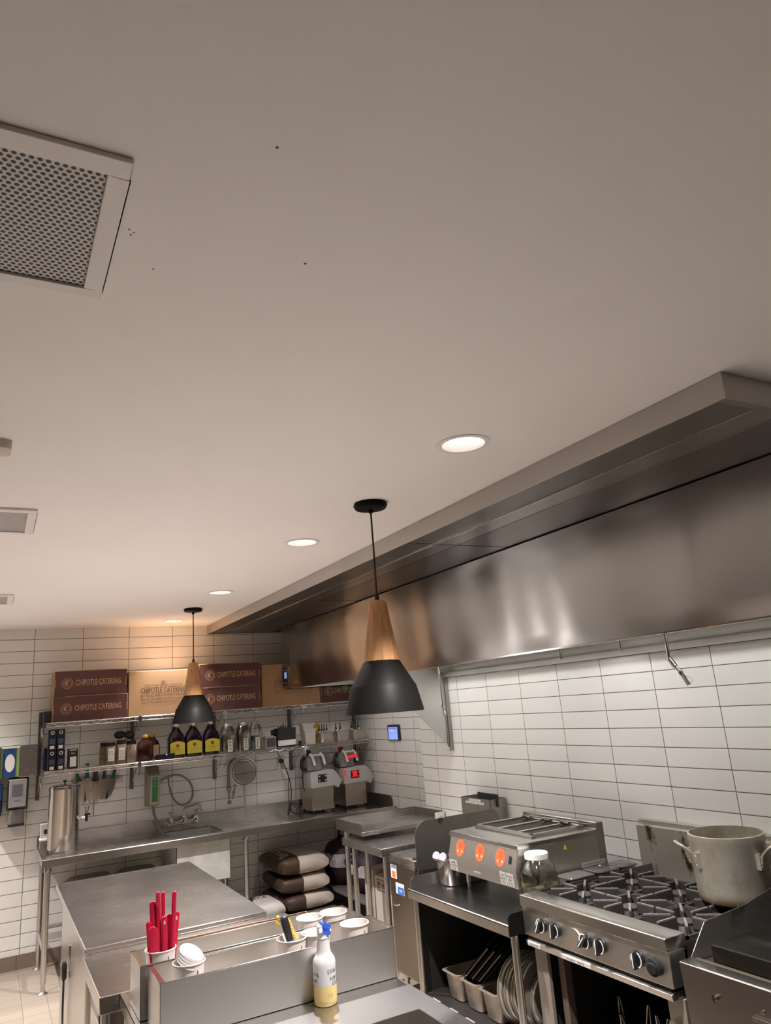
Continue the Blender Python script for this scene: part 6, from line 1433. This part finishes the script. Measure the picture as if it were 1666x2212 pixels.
# opener with a coiled yellow lanyard
t = thing('safety_cutter', 'black handled cutter standing in the printed paper cup', 'cutter', (1.02, 2.83, 1.0))
A, B = Vector((1.032, 2.825, 1.02)), Vector((0.998, 2.825, 1.150)); d = (B-A).normalized()
q = Vector((0, 1, 0)); r = d.cross(q)
rings = []
for f, hw in ((0, 0.010), (0.4, 0.013), (0.75, 0.015), (0.92, 0.014), (0.98, 0.010), (1.0, 0.004)):
    c = A+(B-A)*f; rings.append([c+r*px+q*py for px, py in rrect(hw, hw*0.65, hw*0.5, 4)])
MB().loops(rings).build('handle', black_pl, t)
MB().obox(A+d*0.03+Vector((0.002, -0.006, 0)), (0.012, 0.008, 0.015), Matrix((r, q, d)).transposed()).build('blue_collar', mat('blue_collar_plastic', (0.02, 0.08, 0.28), 0.4), t)
box(1.0, 1.012, 2.8145, 2.8155, 1.095, 1.12).build('bright_tip', chrome, t) if 0 else None
coil = []
for i in range(90):
    f = i/89; c = Vector((1.020, 2.845, 1.13))+Vector((0.028, 0, -0.07))*f; a = f*2*PI*9
    coil.append(c+Vector((math.cos(a)*0.008, math.sin(a)*0.008, 0)))
tag(MB().tube(coil, 0.003, 6).tube([(0.985, 2.84, 1.145), (0.975, 2.83, 1.14), (0.972, 2.83, 1.13), (0.985, 2.835, 1.118)], 0.004, 6, smooth=1).ball((0.978, 2.83, 1.148), 0.007).build('coiled_lanyard', mat('yellow_coil', (0.75, 0.42, 0.02), 0.35)), 'coiled yellow lanyard around the black cutter handle', 'lanyard')
# oil bottle
t = thing('oil_bottle', 'translucent squeeze bottle of pale cooking oil with blue tape on its tip', 'oil bottle', (1.095, 2.665, 0.8805))
bx, by, z = 1.096, 2.652 if 0 else 2.672, 0.8812
prof = [(0.036, z), (0.0395, z+0.004), (0.0402, z+0.02), (0.0405, z+0.118), (0.0405, z+0.128), (0.0385, z+0.140), (0.031, z+0.152), (0.0265, z+0.158), (0.0245, z+0.168), (0.0215, z+0.20), (0.0215, z+0.206), (0.0228, z+0.208), (0.0205, z+0.215), (0.0195, z+0.245)]
by = 2.688
bot_m = mat('frosted_squeeze_plastic', (0.66, 0.66, 0.66), 0.28, var=0.0, trans=0.25, ior=1.12, sss=0.0)
nt = bot_m.node_tree; bs = nt.nodes['Principled BSDF']
src = bs.inputs['Base Color'].links[0].from_socket
tc = nt.nodes.new('ShaderNodeTexCoord'); sx = nt.nodes.new('ShaderNodeSeparateXYZ'); nt.links.new(tc.outputs['Object'], sx.inputs[0])
MB().lathe(bx, by, prof, 48, True, True).build('bottle', bot_m, t)
oil = mat('pale_oil', (0.62, 0.47, 0.20), 0.25, var=0.02)
MB().lathe(bx, by, [(0.0366, z-0.0002), (0.0400, z+0.004), (0.0407, z+0.02), (0.0409, z+0.062)], 48, True, False).build('oil_fill', oil, t)
MB().lathe(bx, by, [(0.0205, z+0.228), (0.0205, z+0.246), (0.012, z+0.250)], 24, False, True).build('nozzle_cap', white_pl, t)
M = Matrix.Rotation(0.35, 3, 'Y')
tp = MB().obox((bx+0.006, by-0.020, z+0.238), (0.014, 0.002, 0.016), M).obox((bx+0.002, by-0.021, z+0.250), (0.012, 0.003, 0.008), Matrix.Rotation(0.9, 3, 'Y')).obox((bx+0.012, by-0.0205, z+0.226), (0.008, 0.002, 0.008), Matrix.Rotation(0.7, 3, 'Y'))
tp.obox((bx+0.004, by, z+0.252), (0.012, 0.018, 0.002), M)
tpo = tp.build('blue_tape', mat('blue_tape_film', (0.03, 0.10, 0.55), 0.35), t)
box(bx-0.0235, bx-0.010, by-0.0245, by-0.019, z+0.229, z+0.243).build('white_tip', white_pl, t, bevel=0.002)
text('xpire', (bx+0.008, by-0.0222, z+0.242), 0.016, '-y', paper, tpo, height=0.006)
def on_bottle(s, a0, zz, h, cw):
    """letters wrapped round the bottle, a0 = angle of the first letter, cw = letter pitch in metres"""
    R_ = 0.0412
    for i, ch in enumerate(s):
        if ch == ' ': continue
        a = a0+i*cw/R_
        n = Vector((math.cos(a), math.sin(a), 0)); rt = Vector((-math.sin(a), math.cos(a), 0))
        text(ch, (bx+n.x*R_, by+n.y*R_, zz), cw*(0.72 if ch != 'I' else 0.2), None, ink, t, height=h, axes=(rt, (0, 0, 1), n), bold=0.02)
fa = math.atan2(-by, -bx)   # the side of the bottle turned to the kitchen's open end
on_bottle('COOKING OIL', fa+0.32, z+0.108, 0.0115, 0.0098)
on_bottle('ACEITE DE', fa+0.52, z+0.086, 0.0112, 0.0092)
on_bottle('COCINA', fa+0.72, z+0.070, 0.0112, 0.0092)
on_bottle('OIL', fa-1.05, z+0.100, 0.0115, 0.0098)
on_bottle('DE', fa-1.05, z+0.080, 0.0112, 0.0092)
on_bottle('A', fa-1.05, z+0.066, 0.0112, 0.0092)
for k in range(4):
    a = fa+0.42; n = Vector((math.cos(a), math.sin(a), 0)); rt = Vector((-math.sin(a), math.cos(a), 0))
    text(['INGREDIENTS SOYBEAN OIL', 'CITRIC ACID DIMETHYL', 'KEEP AWAY FROM HEAT', 'STORE COOL AND DRY'][k], (bx+n.x*0.0412, by+n.y*0.0412, z+0.040-0.0034*k), 0.022, None, mat('olive_print', (0.28, 0.20, 0.07), 0.6), t, height=0.0022, axes=(rt, (0, 0, 1), n), thick=0.0012)
# cardboard tray with film
t = thing('cardboard_tray', 'shallow brown cardboard tray wrapped in clear film behind the steel bins', 'cardboard tray', (1.04, 3.4, 0.881))
x0, x1, y0, y1, z0, z1 = 0.735, 1.355, 3.225, 3.52, 0.881, 0.968
m = MB().box(x0, x1, y0, y0+0.004, z0, z1).box(x0, x1, y1-0.004, y1, z0, z1).box(x0, x0+0.004, y0, y1, z0, z1).box(x1-0.004, x1, y0, y1, z0, z1).box(x0, x1, y0, y1, z0, z0+0.004)
m.build('tray', mat('brown_tray_board', (0.30, 0.16, 0.085), 0.7, bmp=0.1), t)
wr = mat('film_streaks', (0.75, 0.66, 0.58), 0.12, trans=0.5, ior=1.1)
m = MB()
random.seed(11)
for i in range(26):
    x = random.uniform(x0+0.02, x1-0.04); zz = random.uniform(z0+0.03, z1-0.005); y = y1-0.006
    a = random.uniform(-1.3, 1.3); L = random.uniform(0.008, 0.03)
    m.rod((x, y, zz), (x+L*math.sin(a), y-0.002, zz+L*0.6*math.cos(a)), 0.0007, 5)
m.tube([(x0, y1-0.008, z1+0.002), (x0+0.2, y1-0.010, z1+0.001), (x0+0.31, y1-0.007, z1+0.004), (x0+0.45, y1-0.01, z1+0.001), (x1, y1-0.008, z1+0.002)], 0.0012, 6)
m.build('film_creases', wr, t)
# small stray marks near the first ceiling grille
sp.build('paint_specks', mat('grey_speck', (0.10, 0.08, 0.07), 0.8)); tag(bpy.data.objects['paint_specks'], 'tiny dark specks on the ceiling paint near the large grille', 'specks', kind='stuff')
bpy.context.view_layer.update()
